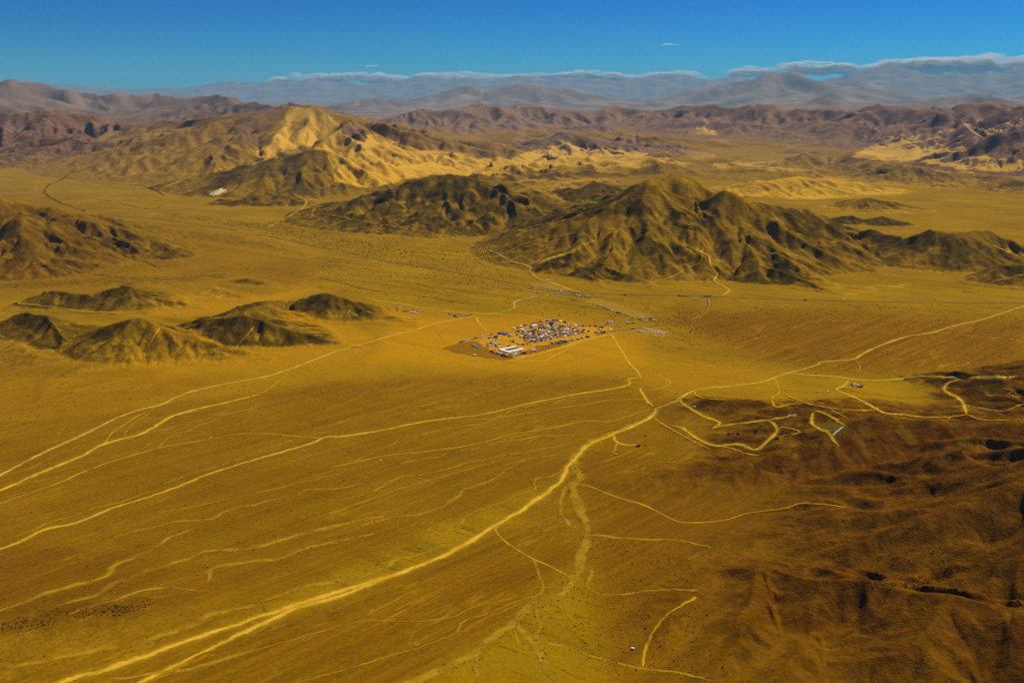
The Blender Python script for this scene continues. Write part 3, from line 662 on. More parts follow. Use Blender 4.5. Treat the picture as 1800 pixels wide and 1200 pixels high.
class NT:
    def __init__(s, n, l): s.n, s.l = n, l
    def put(s, sock, v):
        if isinstance(v, bpy.types.NodeSocket): s.l.new(v, sock)
        else: sock.default_value = v
    def math(s, op, a, b=0.0, c=None, clamp=False):
        x = s.n.new('ShaderNodeMath'); x.operation = op; x.use_clamp = clamp
        s.put(x.inputs[0], a); s.put(x.inputs[1], b)
        if c is not None: s.put(x.inputs[2], c)
        return x.outputs[0]
    def mix(s, f, a, b, blend='MIX'):
        x = s.n.new('ShaderNodeMix'); x.data_type = 'RGBA'; x.blend_type = blend
        s.put(x.inputs[0], f); s.put(x.inputs[6], a); s.put(x.inputs[7], b)
        return x.outputs[2]
    def noise(s, vec, scale, detail=4, rough=.55, dist=0.0):
        x = s.n.new('ShaderNodeTexNoise'); x.inputs['Scale'].default_value = scale
        x.inputs['Detail'].default_value = detail; x.inputs['Roughness'].default_value = rough
        x.inputs['Distortion'].default_value = dist
        s.l.new(vec, x.inputs['Vector']); return x.outputs[0]
    def mapping(s, vec, rot=(0, 0, 0), scale=(1, 1, 1)):
        y = s.n.new('ShaderNodeMapping'); y.inputs['Rotation'].default_value = rot
        x = s.n.new('ShaderNodeMapping'); x.inputs['Scale'].default_value = scale
        s.l.new(vec, y.inputs['Vector']); s.l.new(y.outputs[0], x.inputs['Vector']); return x.outputs[0]
    def ramp(s, v, a, b, lo=0.0, hi=1.0):
        x = s.n.new('ShaderNodeMapRange'); x.interpolation_type = 'SMOOTHSTEP'
        s.put(x.inputs[0], v)
        for k, q in zip((1, 2, 3, 4), (a, b, lo, hi)): s.put(x.inputs[k], q)
        return x.outputs[0]

def terrain_material(name):
    m, n, l, b, out = new_mat(name)
    t = NT(n, l)
    pos = n.new('ShaderNodeNewGeometry').outputs['Position']
    flat = n.new('ShaderNodeVectorMath'); flat.operation = 'MULTIPLY'; flat.inputs[1].default_value = (1, 1, .0)
    l.new(pos, flat.inputs[0]); fl = flat.outputs[0]
    a1 = n.new('ShaderNodeAttribute'); a1.attribute_name = 'cover_a'
    a2 = n.new('ShaderNodeAttribute'); a2.attribute_name = 'cover_b'
    s1 = n.new('ShaderNodeSeparateColor'); l.new(a1.outputs['Color'], s1.inputs[0])
    s2 = n.new('ShaderNodeSeparateColor'); l.new(a2.outputs['Color'], s2.inputs[0])
    rock, sand, red = s1.outputs[0], s1.outputs[1], s1.outputs[2]
    pale = t.math('MINIMUM', a1.outputs['Alpha'], 1.0)
    greyf = t.math('SUBTRACT', a1.outputs['Alpha'], 1.0, clamp=True)
    campb, grav, gully, hillw = s2.outputs[0], s2.outputs[1], s2.outputs[2], a2.outputs['Alpha']
    nbig = t.noise(fl, 1 / 420.0, 6, .6)
    nmid = t.noise(fl, 1 / 60.0, 6, .62)
    nfine = t.noise(fl, 1 / 9.0, 5, .7)
    st = t.noise(t.mapping(fl, (0, 0, math.radians(-45)), (1 / 1500.0, 1 / 34.0, 1)), 1.0, 6, .62, .5)
    st2 = t.noise(t.mapping(fl, (0, 0, math.radians(-45)), (1 / 420.0, 1 / 12.0, 1)), 1.0, 5, .65, .4)
    lay = t.noise(t.mapping(fl, (0, 0, math.radians(36)), (1 / 900.0, 1 / 70.0, 1)), 1.0, 6, .65, .4)
    # gravel plain
    col = t.mix(t.ramp(nbig, .3, .7), (.236, .128, .0002, 1), (.322, .175, .0004, 1))
    col = t.mix(t.ramp(lay, .45, .7, 0, .55), col, (.160, .086, .0003, 1))
    gcol = t.mix(t.ramp(st, .33, .67), (.165, .072, .0001, 1), (.245, .108, .0002, 1))
    gcol = t.mix(t.ramp(nbig, .35, .65, 0, .5), gcol, (.215, .100, .0002, 1))
    gcol = t.mix(t.ramp(st2, .42, .75, 0, .6), gcol, (.110, .052, .0001, 1))
    col = t.mix(t.math('MULTIPLY', grav, 1.15, clamp=True), col, gcol)
    bcol = t.mix(t.ramp(lay, .3, .7), (.370, .175, .0003, 1), (.450, .215, .0005, 1))
    bcol = t.mix(t.ramp(st, .45, .75, 0, .35), bcol, (.30, .14, .0002, 1))
    col = t.mix(campb, col, bcol)
    br = t.noise(t.mapping(fl, (0, 0, math.radians(-45)), (1 / 520.0, 1 / 75.0, 1)), 1.0, 5, .55, .9)
    run = t.ramp(t.math('ABSOLUTE', t.math('SUBTRACT', br, .5)), .016, .003)
    run = t.math('MULTIPLY', run, t.ramp(nbig, .42, .6))
    col = t.mix(t.math('MULTIPLY', run, t.math('MULTIPLY', grav, .7, clamp=True)), col, (.42, .205, .001, 1))
    br2 = t.noise(t.mapping(fl, (0, 0, math.radians(-42)), (1 / 380.0, 1 / 60.0, 1)), 1.0, 6, .6, 1.2)
    run2 = t.ramp(t.math('ABSOLUTE', t.math('SUBTRACT', br2, .52)), .013, .003)
    run2 = t.math('MULTIPLY', run2, t.ramp(nmid, .45, .6))
    col = t.mix(t.math('MULTIPLY', run2, t.math('MULTIPLY', grav, .7, clamp=True)), col, (.075, .038, .0002, 1))
    br3 = t.noise(t.mapping(fl, (0, 0, math.radians(36)), (1 / 700.0, 1 / 150.0, 1)), 1.0, 6, .6, 1.0)
    run3 = t.math('MULTIPLY', t.ramp(t.math('ABSOLUTE', t.math('SUBTRACT', br3, .5)), .013, .003), t.ramp(nmid, .42, .58))
    run3 = t.math('MULTIPLY', run3, t.math('SUBTRACT', .75, t.math('ADD', t.math('ADD', campb, grav), hillw), clamp=True))
    col = t.mix(run3, col, (.10, .055, .001, 1))
    # beige far plain
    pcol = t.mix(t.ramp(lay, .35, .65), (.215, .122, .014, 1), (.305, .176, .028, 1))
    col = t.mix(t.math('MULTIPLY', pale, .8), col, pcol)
    col = t.mix(red, col, t.mix(t.ramp(st, .3, .7), (.130, .055, .0002, 1), (.195, .084, .0003, 1)))
    # hillsides: thin soil over rock
    soil = t.mix(t.ramp(nmid, .3, .7), (.20, .105, .002, 1), (.31, .160, .003, 1))
    soil = t.mix(t.math('MULTIPLY', pale, .7), soil, (.27, .145, .035, 1))
    soil = t.mix(t.math('MULTIPLY', grav, .9, clamp=True), soil, t.mix(t.ramp(nmid, .3, .7), (.085, .040, .0003, 1), (.15, .070, .0005, 1)))
    soil = t.mix(t.math('MULTIPLY', t.ramp(gully, .5, .12), .6), soil, (.40, .215, .006, 1))
    soil = t.mix(t.math('MULTIPLY', red, 1.3, clamp=True), soil, t.mix(t.ramp(nmid, .25, .75), (.095, .036, .0002, 1), (.170, .066, .0004, 1)))
    soil = t.mix(campb, soil, bcol)
    col = t.mix(t.math('MULTIPLY', hillw, .8), col, soil)
    # blown sand
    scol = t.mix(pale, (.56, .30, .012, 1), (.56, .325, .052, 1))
    scol = t.mix(t.ramp(nmid, .4, .75, 0, .3), scol, (.45, .24, .02, 1))
    sm = t.ramp(t.math('ADD', sand, t.math('MULTIPLY', t.math('SUBTRACT', nmid, .5), .5)), .2, .62)
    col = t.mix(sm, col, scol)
    # dark rock
    rcol = t.mix(t.ramp(nmid, .3, .72), (.046, .026, .0005, 1), (.130, .071, .0012, 1))
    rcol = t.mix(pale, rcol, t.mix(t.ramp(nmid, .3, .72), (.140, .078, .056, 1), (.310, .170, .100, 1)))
    rcol = t.mix(red, rcol, t.mix(t.ramp(nmid, .3, .7), (.070, .023, .0004, 1), (.135, .047, .0006, 1)))
    rm = t.math('ADD', rock, t.math('ADD', t.math('MULTIPLY', t.math('SUBTRACT', nmid, .5), .55), t.math('MULTIPLY', t.math('SUBTRACT', nfine, .5), .5)))
    rm = t.ramp(rm, .18, .78)
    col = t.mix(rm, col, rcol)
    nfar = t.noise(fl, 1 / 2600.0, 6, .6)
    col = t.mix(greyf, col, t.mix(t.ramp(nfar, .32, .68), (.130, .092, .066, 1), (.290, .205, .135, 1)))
    rr = t.ramp(t.noise(fl, 1 / 26.0, 6, .72), .3, .7, .62, 1.4)
    rv = n.new('ShaderNodeCombineColor')
    for k in range(3): l.new(rr, rv.inputs[k])
    col = t.mix(t.math('MULTIPLY', hillw, .75), col, t.mix(1.0, col, rv.outputs[0], 'MULTIPLY'))
    # stones and grain
    g = t.ramp(nfine, .25, .75, .78, 1.2)
    gv = n.new('ShaderNodeCombineColor')
    for k in range(3): l.new(g, gv.inputs[k])
    col = t.mix(1.0, col, gv.outputs[0], 'MULTIPLY')
    l.new(col, b.inputs['Base Color'])
    bump = n.new('ShaderNodeBump'); bump.inputs['Strength'].default_value = .7
    bump.inputs['Distance'].default_value = 1.0
    nrill = t.noise(fl, 1 / 22.0, 5, .7)
    hgt = t.math('ADD', t.math('MULTIPLY', nrill, t.math('MULTIPLY_ADD', hillw, 7.0, .8)), t.math('MULTIPLY', nmid, t.math('MULTIPLY_ADD', hillw, 12.0, 1.5)))
    hgt = t.math('ADD', hgt, t.math('MULTIPLY', nfine, t.math('MULTIPLY_ADD', hillw, 3.0, .8)))
    l.new(hgt, bump.inputs['Height']); l.new(bump.outputs[0], b.inputs['Normal'])
    return m

def tag(o, label, cat=None, group=None, kind=None):
    o['label'] = label
    if cat: o['category'] = cat
    if group: o['group'] = group
    if kind: o['kind'] = kind
    return o

def np_mesh(name, verts, quads, attrs=(), smooth=True):
    me = bpy.data.meshes.new(name)
    nv, nf = len(verts), len(quads)
    k = quads.shape[1]
    me.vertices.add(nv); me.vertices.foreach_set('co', np.ascontiguousarray(verts, np.float32).ravel())
    me.loops.add(nf * k); me.loops.foreach_set('vertex_index', np.ascontiguousarray(quads, np.int32).ravel())
    me.polygons.add(nf); me.polygons.foreach_set('loop_start', np.arange(0, nf * k, k, dtype=np.int32))
    me.polygons.foreach_set('use_smooth', np.full(nf, smooth))
    me.update(calc_edges=True)
    for nm, arr in attrs:
        at = me.attributes.new(nm, 'FLOAT_COLOR', 'POINT')
        at.data.foreach_set('color', np.ascontiguousarray(arr, np.float32).ravel())
    return me

MT = terrain_material('desert_ground')
V = np.stack([GX, GY, Z], -1).reshape(-1, 3)
idx = np.arange(NR * NC).reshape(NR, NC)
Q = np.stack([idx[:-1, :-1], idx[:-1, 1:], idx[1:, 1:], idx[1:, :-1]], -1)[..., ::-1].reshape(-1, 4)
# close the circle behind the camera and the disc below it
Qc = np.stack([idx[:-1, -1], idx[:-1, 0], idx[1:, 0], idx[1:, -1]], -1)[:, ::-1]
regv = np.where(Z0 > 3.0, REG, 0)
fr = regv[:-1, :-1]
fr = np.minimum(np.minimum(fr, regv[:-1, 1:]), np.minimum(regv[1:, 1:], regv[1:, :-1])).reshape(-1)
fr[(fr > 0) & (fr != regv[:-1, :-1].reshape(-1))] = 0
INFO = {0: ('ground', 'wide ochre desert valley floor of gravel and sand, crossed by pale tracks', 'desert floor'),
        1: ('hillside', 'dark reddish brown hillside in the near right corner above the mine tracks', 'hillside'),
        2: ('foothills', 'low olive hills with bright sandy flanks to the left of the camp', 'hills'),
        3: ('mountain', 'steep olive mountain with two peaks rising behind the camp and the highway', 'mountain'),
        4: ('dark_hills', 'low dark crumpled hills between the sandy slope and the central mountain', 'hills'),
        5: ('sandy_mountain', 'mountain half buried in bright blown sand, left of centre', 'mountain'),
        6: ('purple_mountains', 'brown purple mountain range along the upper left skyline', 'mountain range'),
        7: ('rocky_range', 'long dissected brown range across the back of the pale plain', 'mountain range'),
        8: ('gulch_mountain', 'dark mountain at the upper right edge with wedges of pale sand', 'mountain'),
        9: ('desert_hills', 'small pale hills scattered over the beige plain beyond the mountain', 'hills'),
        10: ('far_mountains', 'blue hazy mountain ranges along the horizon', 'mountain range')}
for reg in range(11):
    sel = Q[fr == reg]
    if reg == 0:
        sel = np.concatenate([sel, Qc])
    if len(sel) == 0:
        continue
    uq, inv = np.unique(sel.ravel(), return_inverse=True)
    me = np_mesh(INFO[reg][0], V[uq], inv.reshape(-1, 4), [('cover_a', M1.reshape(-1, 4)[uq]), ('cover_b', M2.reshape(-1, 4)[uq])])
    me.materials.append(MT)
    o = bpy.data.objects.new(INFO[reg][0], me); COL.objects.link(o)
    tag(o, INFO[reg][1], INFO[reg][2], kind='structure')
# ----------------------------------------------------------------- standing on the ground
_logr = np.log(RR)
def height(x, y):
    return hfield(Z, x, y)

def hfield(F, x, y):
    x = np.asarray(x, float); y = np.asarray(y, float)
    r = np.hypot(x, y); th = np.arctan2(x, y)
    fi = np.clip(np.interp(np.log(np.maximum(r, RR[0])), _logr, np.arange(NR)), 0, NR - 1.001)
    fj = np.clip(np.interp(th, TH, np.arange(NC)), 0, NC - 1.001)
    i = fi.astype(int); j = fj.astype(int); a = fi - i; b = fj - j
    return (F[i, j] * (1 - a) + F[i + 1, j] * a) * (1 - b) + (F[i, j + 1] * (1 - a) + F[i + 1, j + 1] * a) * b

def ground_at(u, v):
    """where the sight line through a photograph pixel first meets the terrain"""
    dx, dz = ray(u, v)
    th = math.atan(dx)
    sl = dz * math.cos(th)                       # rise per metre of ground distance
    fj = float(np.interp(th, TH, np.arange(NC))); j = min(int(fj), NC - 2); b = fj - j
    col = Z[:, j] * (1 - b) + Z[:, j + 1] * b
    over = col - (H + sl * RR)
    k = int(np.argmax(over > 0))
    if k == 0:
        k = NR - 1
    f = -over[k - 1] / (over[k] - over[k - 1] + 1e-9)
    r = RR[k - 1] + f * (RR[k] - RR[k - 1])
    return r * math.sin(th), r * math.cos(th)

def smooth_line(pts, n=6):
    P = np.array(pts, float)
    P = np.vstack([2 * P[0] - P[1], P, 2 * P[-1] - P[-2]])
    out = []
    for i in range(1, len(P) - 2):
        for k in range(n):
            t = k / n
            out.append(.5 * ((2 * P[i]) + (-P[i - 1] + P[i + 1]) * t + (2 * P[i - 1] - 5 * P[i] + 4 * P[i + 1] - P[i + 2]) * t * t + (-P[i - 1] + 3 * P[i] - 3 * P[i + 1] + P[i + 2]) * t ** 3))
    out.append(P[-2])
    return np.array(out)

def ground_line(pts, n=6, wob=0.0, seed=0):
    W = np.array([ground_at(u, v) for u, v in smooth_line(pts, n)])
    # drop jumps over crests, then resample evenly
    seg = np.hypot(*np.diff(W, axis=0).T); cum = np.concatenate([[0], np.cumsum(seg)])
    keep = np.concatenate([[True], seg > .5]); W, cum = W[keep], cum[keep]
    step = max(3.0, .0022 * np.hypot(W[:, 0], W[:, 1]).mean())
    s = np.arange(0, cum[-1], step)
    X = np.interp(s, cum, W[:, 0]); Y = np.interp(s, cum, W[:, 1])
    if wob:
        tx = np.gradient(X); ty = np.gradient(Y); L = np.hypot(tx, ty) + 1e-9
        o = wob * (perlin(s / (wob * 9) + seed, s * 0 + seed * 3.7) + .5 * perlin(s / (wob * 3.5) + seed, s * 0 + 9.1))
        X = X - ty / L * o; Y = Y + tx / L * o
    return X, Y, s

_zoff = [0]
def ribbon(name, X, Y, s, width, mat, lift=.5, cross=4, vary=.45, seed=0, taper=True):
    tx = np.gradient(X); ty = np.gradient(Y); L = np.hypot(tx, ty) + 1e-9
    nx, ny = -ty / L, tx / L
    _zoff[0] += 1
    w = width * (1 + vary * (perlin(s / 120 + seed, s * 0 + seed * 1.3) + .6 * perlin(s / 31 + seed, s * 0 + seed * 2.3)))
    if taper:
        e = np.minimum(1, np.minimum(s - s[0], s[-1] - s) / (width * 2.5) + .35); w = w * e
    vs = []; uv = []
    dist = np.hypot(X, Y)
    for k in range(cross + 1):
        q = k / cross
        x = X + nx * w * (q - .5); y = Y + ny * w * (q - .5)
        hs_ = hfield(Z0, x, y)
        z = height(x, y) + lift * np.clip(dist / 3000, .5, 6) * (1 + 2.2 * (hs_ > 1.0)) + .004 * (_zoff[0] % 60)
        vs.append(np.stack([x, y, z], -1)); uv.append(np.stack([s / 100.0, s * 0 + q], -1))
    n = len(X)
    V_ = np.concatenate(vs); U_ = np.concatenate(uv)
    a = np.arange(n - 1)
    q_ = np.concatenate([np.stack([k * n + a, k * n + a + 1, (k + 1) * n + a + 1, (k + 1) * n + a], -1) for k in range(cross)])
    me = np_mesh(name, V_, q_[:, ::-1])
    ul = me.uv_layers.new(name='along')
    ul.data.foreach_set('uv', np.ascontiguousarray(U_[q_[:, ::-1].ravel()], np.float32).ravel())
    me.materials.append(mat)
    o = bpy.data.objects.new(name, me); COL.objects.link(o)
    return o

def track_material(name, c1, c2, soft=.32, keep=.9, patch=.5, halo=0.0):
    m, n, l, b, out = new_mat(name)
    t = NT(n, l)
    uvn = n.new('ShaderNodeUVMap'); uvn.uv_map = 'along'
    sp = n.new('ShaderNodeSeparateXYZ'); l.new(uvn.outputs[0], sp.inputs[0])
    pos = n.new('ShaderNodeNewGeometry').outputs['Position']
    n1 = t.noise(pos, 1 / 45.0, 5, .65); n2 = t.noise(pos, 1 / 7.0, 4, .65)
    l.new(t.mix(t.ramp(n1, .3, .7), c1, c2), b.inputs['Base Color'])
    d = t.math('ABSOLUTE', t.math('SUBTRACT', sp.outputs[1], .5))           # 0 in the middle, .5 at the edge
    d = t.math('ADD', d, t.math('MULTIPLY', t.math('SUBTRACT', n2, .5), .30))
    if halo:      # a worn middle and a wide skirt of dust
        a = t.math('MAXIMUM', t.ramp(d, .24, .06), t.math('MULTIPLY', t.ramp(d, .5, .08), halo))
    else:
        a = t.ramp(d, .5, .5 - soft)
    p = t.ramp(n1, .30, .62, 1 - patch, 1.0)
    a = t.math('MULTIPLY', t.math('MULTIPLY', a, p), keep, clamp=True)
    tr = n.new('ShaderNodeBsdfTransparent'); mx = n.new('ShaderNodeMixShader')
    l.new(a, mx.inputs[0]); l.new(tr.outputs[0], mx.inputs[1]); l.new(b.outputs[0], mx.inputs[2])
    l.new(mx.outputs[0], out.inputs['Surface'])
    return m
TM = {'bright': track_material('bright_track', (.60, .33, .010, 1), (.69, .41, .025, 1), .47, .95, .25, .27),
      'pale': track_material('pale_track', (.60, .36, .025, 1), (.70, .45, .05, 1), .36, .9, .3, .28),
      'sand': track_material('sandy_track', (.48, .26, .004, 1), (.58, .32, .008, 1), .36, .92, .4),
      'faint': track_material('faint_track', (.42, .22, .003, 1), (.50, .27, .006, 1), .40, .75, .6),
      'wash': track_material('dry_wash', (.33, .185, .004, 1), (.43, .245, .008, 1), .28, .85, .4),
      'gully': track_material('gully_edge', (.40, .22, .006, 1), (.50, .28, .008, 1), .45, .75, .75),
      'dark': track_material('dark_gravel', (.055, .030, .002, 1), (.09, .05, .003, 1), .40, .8, .7),
      'tar': track_material('asphalt', (.075, .050, .025, 1), (.095, .064, .035, 1), .16, .95, .1),
      'brown': track_material('brown_road', (.15, .075, .012, 1), (.19, .10, .018, 1), .2, .9, .2)}
# kind of track, width in metres, label, points in the photograph
TRACKS = [
 ('pale', 9, 'straight pale track running out at the left edge, upper of the two that fork', [(-60, 862), (0, 835), (67, 800), (150, 762), (200, 737), (240, 722), (287, 710), (310, 698), (350, 685), (400, 674), (467, 662), (520, 645), (580, 622), (640, 604), (700, 587), (731, 580), (760, 570), (793, 563), (827, 557), (838, 554)]),
 ('bright', 12, 'broad bright sand track below the straight pale one at left', [(-60, 890), (0, 862), (67, 833), (127, 808), (147, 800), (173, 785), (200, 775), (233, 767), (260, 757), (300, 733), (350, 718), (400, 707), (457, 693)]),
 ('sand', 5, 'thin link from the end of the broad bright track up to the pale one', [(457, 693), (470, 685), (490, 670), (507, 655)]),
 ('sand', 6, 'short curved link between the two left tracks', [(183, 780), (198, 760), (213, 750), (233, 737), (260, 722), (287, 711)]),
 ('faint', 6, 'faint curved link beside the short one between the left tracks', [(215, 768), (233, 745), (253, 733), (273, 720)]),
 ('sand', 7, 'third track from the left edge, ending at the middle of the fan', [(-60, 905), (0, 885), (50, 867), (100, 850), (150, 828), (200, 810), (250, 795), (300, 783), (350, 775), (400, 765), (433, 762), (483, 763), (533, 768), (565, 770)]),
 ('faint', 6, 'faint loop above the third track', [(250, 790), (283, 763), (310, 748), (350, 738), (400, 720), (430, 712)]),
 ('faint', 6, 'fainter loop beside the first loop above the third track', [(277, 787), (300, 767), (327, 758), (360, 743), (410, 727), (450, 716)]),
 ('faint', 5, 'faint stub leading right from the loop', [(327, 758), (353, 758), (370, 767)]),
 ('bright', 8, 'long bright track across the whole fan from the left edge to the wash crossing', [(-60, 990), (0, 965), (33, 953), (80, 930), (123, 922), (150, 913), (200, 892), (250, 877), (300, 860), (333, 847), (367, 833), (433, 812), (500, 793), (550, 778), (573, 768), (600, 767), (667, 757), (733, 743), (783, 736), (850, 728), (917, 712), (967, 702), (1017, 692), (1067, 685), (1100, 678), (1108, 673), (1103, 668), (1110, 665), (1127, 664)]),
 ('bright', 7, 'bright track from the wash crossing up to the camp gate', [(1127, 664), (1120, 652), (1108, 640), (1095, 620), (1085, 605), (1076, 590), (1062, 581)]),
 ('sand', 7, 'hooked track beside the wash crossing', [(1147, 657), (1165, 664), (1178, 672), (1163, 682), (1133, 687)]),
 ('bright', 10, 'short bright track dropping to the wash from the hooked one', [(1125, 682), (1128, 690), (1133, 697), (1140, 707), (1147, 714)]),
 ('sand', 6, 'thin track under the long bright one on the fan', [(1147, 702), (1130, 702), (1083, 703), (1017, 712), (950, 723), (900, 730), (860, 736), (817, 738)]),
 ('sand', 7, 'second long track across the fan below the bright one', [(1147, 718), (1100, 733), (1073, 741), (1027, 740), (983, 750), (933, 758), (900, 763), (850, 777), (800, 787), (733, 795), (683, 800), (633, 810), (580, 822)]),
 ('bright', 13, 'widest bright road sweeping from the wash down to the bottom left corner', [(1153, 718), (1147, 730), (1117, 747), (1073, 765), (1033, 783), (1017, 800), (997, 820), (993, 832), (983, 847), (950, 873), (900, 907), (873, 922), (817, 957), (767, 982), (700, 1007), (633, 1028), (600, 1038), (533, 1058), (467, 1080), (367, 1113), (283, 1143), (200, 1172), (110, 1199), (30, 1225)]),
 ('bright', 11, 'second lane splitting off the widest bright road at the bottom', [(700, 1009), (633, 1034), (600, 1047), (550, 1060), (513, 1072), (467, 1093), (383, 1133), (317, 1165), (247, 1199), (180, 1230)]),
 ('pale', 8, 'pale track climbing right from the wash and on to the far right edge', [(1153, 718), (1180, 709), (1196, 700), (1216, 688), (1242, 682), (1269, 680), (1294, 677), (1331, 673), (1354, 667), (1372, 660), (1384, 656), (1415, 648), (1438, 641), (1442, 637), (1470, 634), (1501, 631), (1520, 620), (1551, 606), (1594, 592), (1641, 584), (1676, 573), (1722, 563), (1761, 551), (1800, 538), (1850, 522)]),
 ('sand', 6, 'straight track under the pale one towards the white sheds', [(1269, 680), (1331, 682), (1367, 684), (1464, 682), (1500, 680), (1540, 682)]),
 ('pale', 9, 'pale road along the plain to the dark hill at right', [(1384, 656), (1420, 659), (1462, 661), (1504, 667), (1557, 668), (1621, 662), (1673, 664), (1743, 664), (1790, 662)]),
 ('bright', 10, 'bright road curling down from the pale road to the mine terraces', [(1697, 665), (1671, 672), (1661, 680), (1663, 689), (1684, 700), (1694, 712), (1699, 729)]),
 ('sand', 8, 'mine road running right along the hillside', [(1694, 711), (1737, 721), (1768, 723), (1783, 716), (1800, 711), (1840, 705)]),
 ('sand', 7, 'lowest mine road at the right edge', [(1699, 729), (1726, 738), (1758, 739), (1800, 737), (1840, 736)]),
 ('bright', 9, 'bright ridge road from the mine terraces left to the white sheds', [(1699, 729), (1673, 733), (1642, 734), (1606, 732), (1589, 729), (1559, 727), (1542, 720), (1515, 705), (1483, 691), (1471, 684), (1483, 678), (1492, 668)]),
 ('sand', 7, 'track across the low dark hill towards the ridge road', [(1538, 721), (1504, 722), (1462, 718), (1420, 709), (1393, 700), (1383, 695)]),
 ('sand', 8, 'zigzag track up to the square mine pit at the right edge', [(1830, 712), (1800, 703), (1773, 693), (1781, 687), (1762, 683)]),
 ('sand', 8, 'track looping south around a low knoll from the straight one', [(1361, 665), (1368, 680), (1370, 690), (1358, 699), (1358, 708), (1363, 715), (1376, 715), (1384, 712), (1411, 709), (1432, 713)]),
 ('faint', 6, 'short slanting track right of the knoll', [(1406, 666), (1429, 676), (1452, 681)]),
 ('sand', 6, 'short hooked track on top of the low dark hill', [(1223, 688), (1222, 693), (1232, 699), (1255, 702), (1278, 704)]),
 ('bright', 8, 'bright track along the foot of the low dark hill with a sharp bend', [(1197, 702), (1198, 708), (1216, 720), (1239, 733), (1265, 743), (1258, 750), (1251, 754), (1265, 750), (1287, 746), (1340, 740), (1367, 736), (1390, 731), (1402, 728)]),
 ('bright', 9, 'bright looping mine road between the dark hill and the hillside', [(1349, 740), (1360, 745), (1365, 760), (1349, 776), (1329, 791), (1312, 786), (1296, 781), (1260, 784), (1239, 778), (1216, 765), (1198, 752), (1180, 749)]),
 ('sand', 7, 'small triangle of track by the dark mine mouths', [(1365, 759), (1377, 751), (1406, 759), (1390, 765)]),
 ('sand', 7, 'tail of the looping mine road ending on the slope', [(1267, 784), (1290, 790), (1313, 798), (1336, 801)]),
 ('sand', 7, 'track leaving the wash right towards the mine loop', [(1150, 735), (1167, 747), (1185, 758), (1207, 770), (1230, 782), (1251, 791)]),
 ('bright', 9, 'bright S shaped road on the hillside left of the concrete chute', [(1429, 726), (1427, 744), (1436, 752), (1456, 761), (1464, 772), (1475, 786)]),
 ('sand', 9, 'upper arm of the S shaped road', [(1429, 726), (1438, 723), (1461, 733), (1479, 745), (1491, 752)]),
 ('sand', 5, 'short slanting cut above the S shaped road', [(1461, 721), (1475, 728), (1489, 735)]),
 ('bright', 9, 'bright spur from the wash to the dark truck', [(1077, 762), (1080, 770), (1086, 778), (1101, 782), (1122, 782)]),
 ('sand', 9, 'short spur from there to the small dugout', [(1086, 778), (1082, 787), (1077, 797)]),
 ('sand', 6, 'curving track over the lower hillside at right', [(1013, 850), (1033, 854), (1083, 873), (1130, 887), (1167, 905), (1200, 918), (1267, 915), (1317, 902), (1383, 893), (1407, 885), (1450, 887), (1490, 893)]),
 ('sand', 6, 'track from the widest road down to the wash bend', [(875, 922), (872, 933), (890, 953), (933, 980), (967, 995), (1007, 1017)]),
 ('faint', 7, 'track turning down from it and off to the bottom left', [(938, 982), (947, 1010), (953, 1040), (900, 1060), (850, 1080), (813, 1093), (800, 1113), (750, 1133), (683, 1153), (600, 1178), (500, 1205)]),
 ('faint', 5, 'winding faint track between the widest road and the wash', [(1007, 1032), (960, 1032), (940, 1033), (920, 1047), (833, 1067), (793, 1085), (727, 1092), (650, 1090), (600, 1100), (517, 1123), (433, 1147), (350, 1170), (280, 1190)]),
 ('sand', 7, 'track ending on the slope near the lone hut at the bottom', [(1225, 1050), (1200, 1063), (1170, 1083), (1147, 1113), (1133, 1147), (1130, 1173)]),
 ('faint', 6, 'faint straight track between the two long fan tracks', [(600, 832), (533, 847), (467, 863), (400, 877), (333, 892), (273, 902)]),
 ('faint', 7, 'faint straight track on the lower fan', [(580, 905), (600, 897), (667, 872), (733, 850), (800, 832), (867, 813), (917, 803)]),
 ('bright', 9, 'canyon road climbing between the two peaks', [(1271, 519), (1281, 509), (1256, 495), (1261, 483), (1250, 468), (1246, 452), (1234, 444), (1236, 437), (1228, 431)]),
 ('sand', 8, 'track branching from the canyon road to the highway', [(1234, 448), (1230, 462), (1209, 472), (1186, 485), (1158, 495), (1139, 503), (1095, 509), (1050, 513)]),
 ('sand', 14, 'bright worked ledge beside the canyon road', [(1197, 427), (1210, 433), (1222, 439), (1236, 446)]),
 ('sand', 8, 'pale track along the gap behind the left spur', [(852, 444), (863, 424), (883, 416), (908, 407), (939, 398), (972, 393), (994, 387)]),
 ('sand', 7, 'pale track climbing the left spur', [(879, 447), (901, 440), (917, 431), (950, 422), (983, 416), (1008, 410)]),
 ('faint', 7, 'faint link between the two spur tracks', [(928, 460), (939, 447), (959, 438), (961, 424)]),
 ('pale', 7, 'pale track around the foot of the left spur to the long shed', [(860, 440), (879, 449), (899, 460), (923, 466), (933, 472), (931, 478), (948, 491), (974, 498), (1006, 511)]),
 ('sand', 7, 'curved track on the dark spur face', [(1046, 476), (1050, 482), (1072, 496), (1099, 502)]),
 ('sand', 8, 'pale track crossing the plain towards the roadside lots', [(861, 499), (900, 507), (939, 512), (970, 518)]),
 ('pale', 7, 'pale track winding from the roadside lots to the camp approach', [(1000, 514), (975, 516), (940, 522), (915, 527), (903, 532), (905, 539), (896, 545), (870, 550), (838, 554)]),
 ('sand', 8, 'straight track on the plain above the small hill', [(550, 485), (566, 481), (567, 477), (628, 475), (672, 476), (721, 478)]),
 ('sand', 7, 'stub turning up from the straight track', [(678, 476), (674, 471), (672, 466)]),
 ('sand', 9, 'slanting track running down to the plain behind the compound', [(667, 483), (705, 490), (744, 499), (790, 511), (822, 520), (861, 530)]),
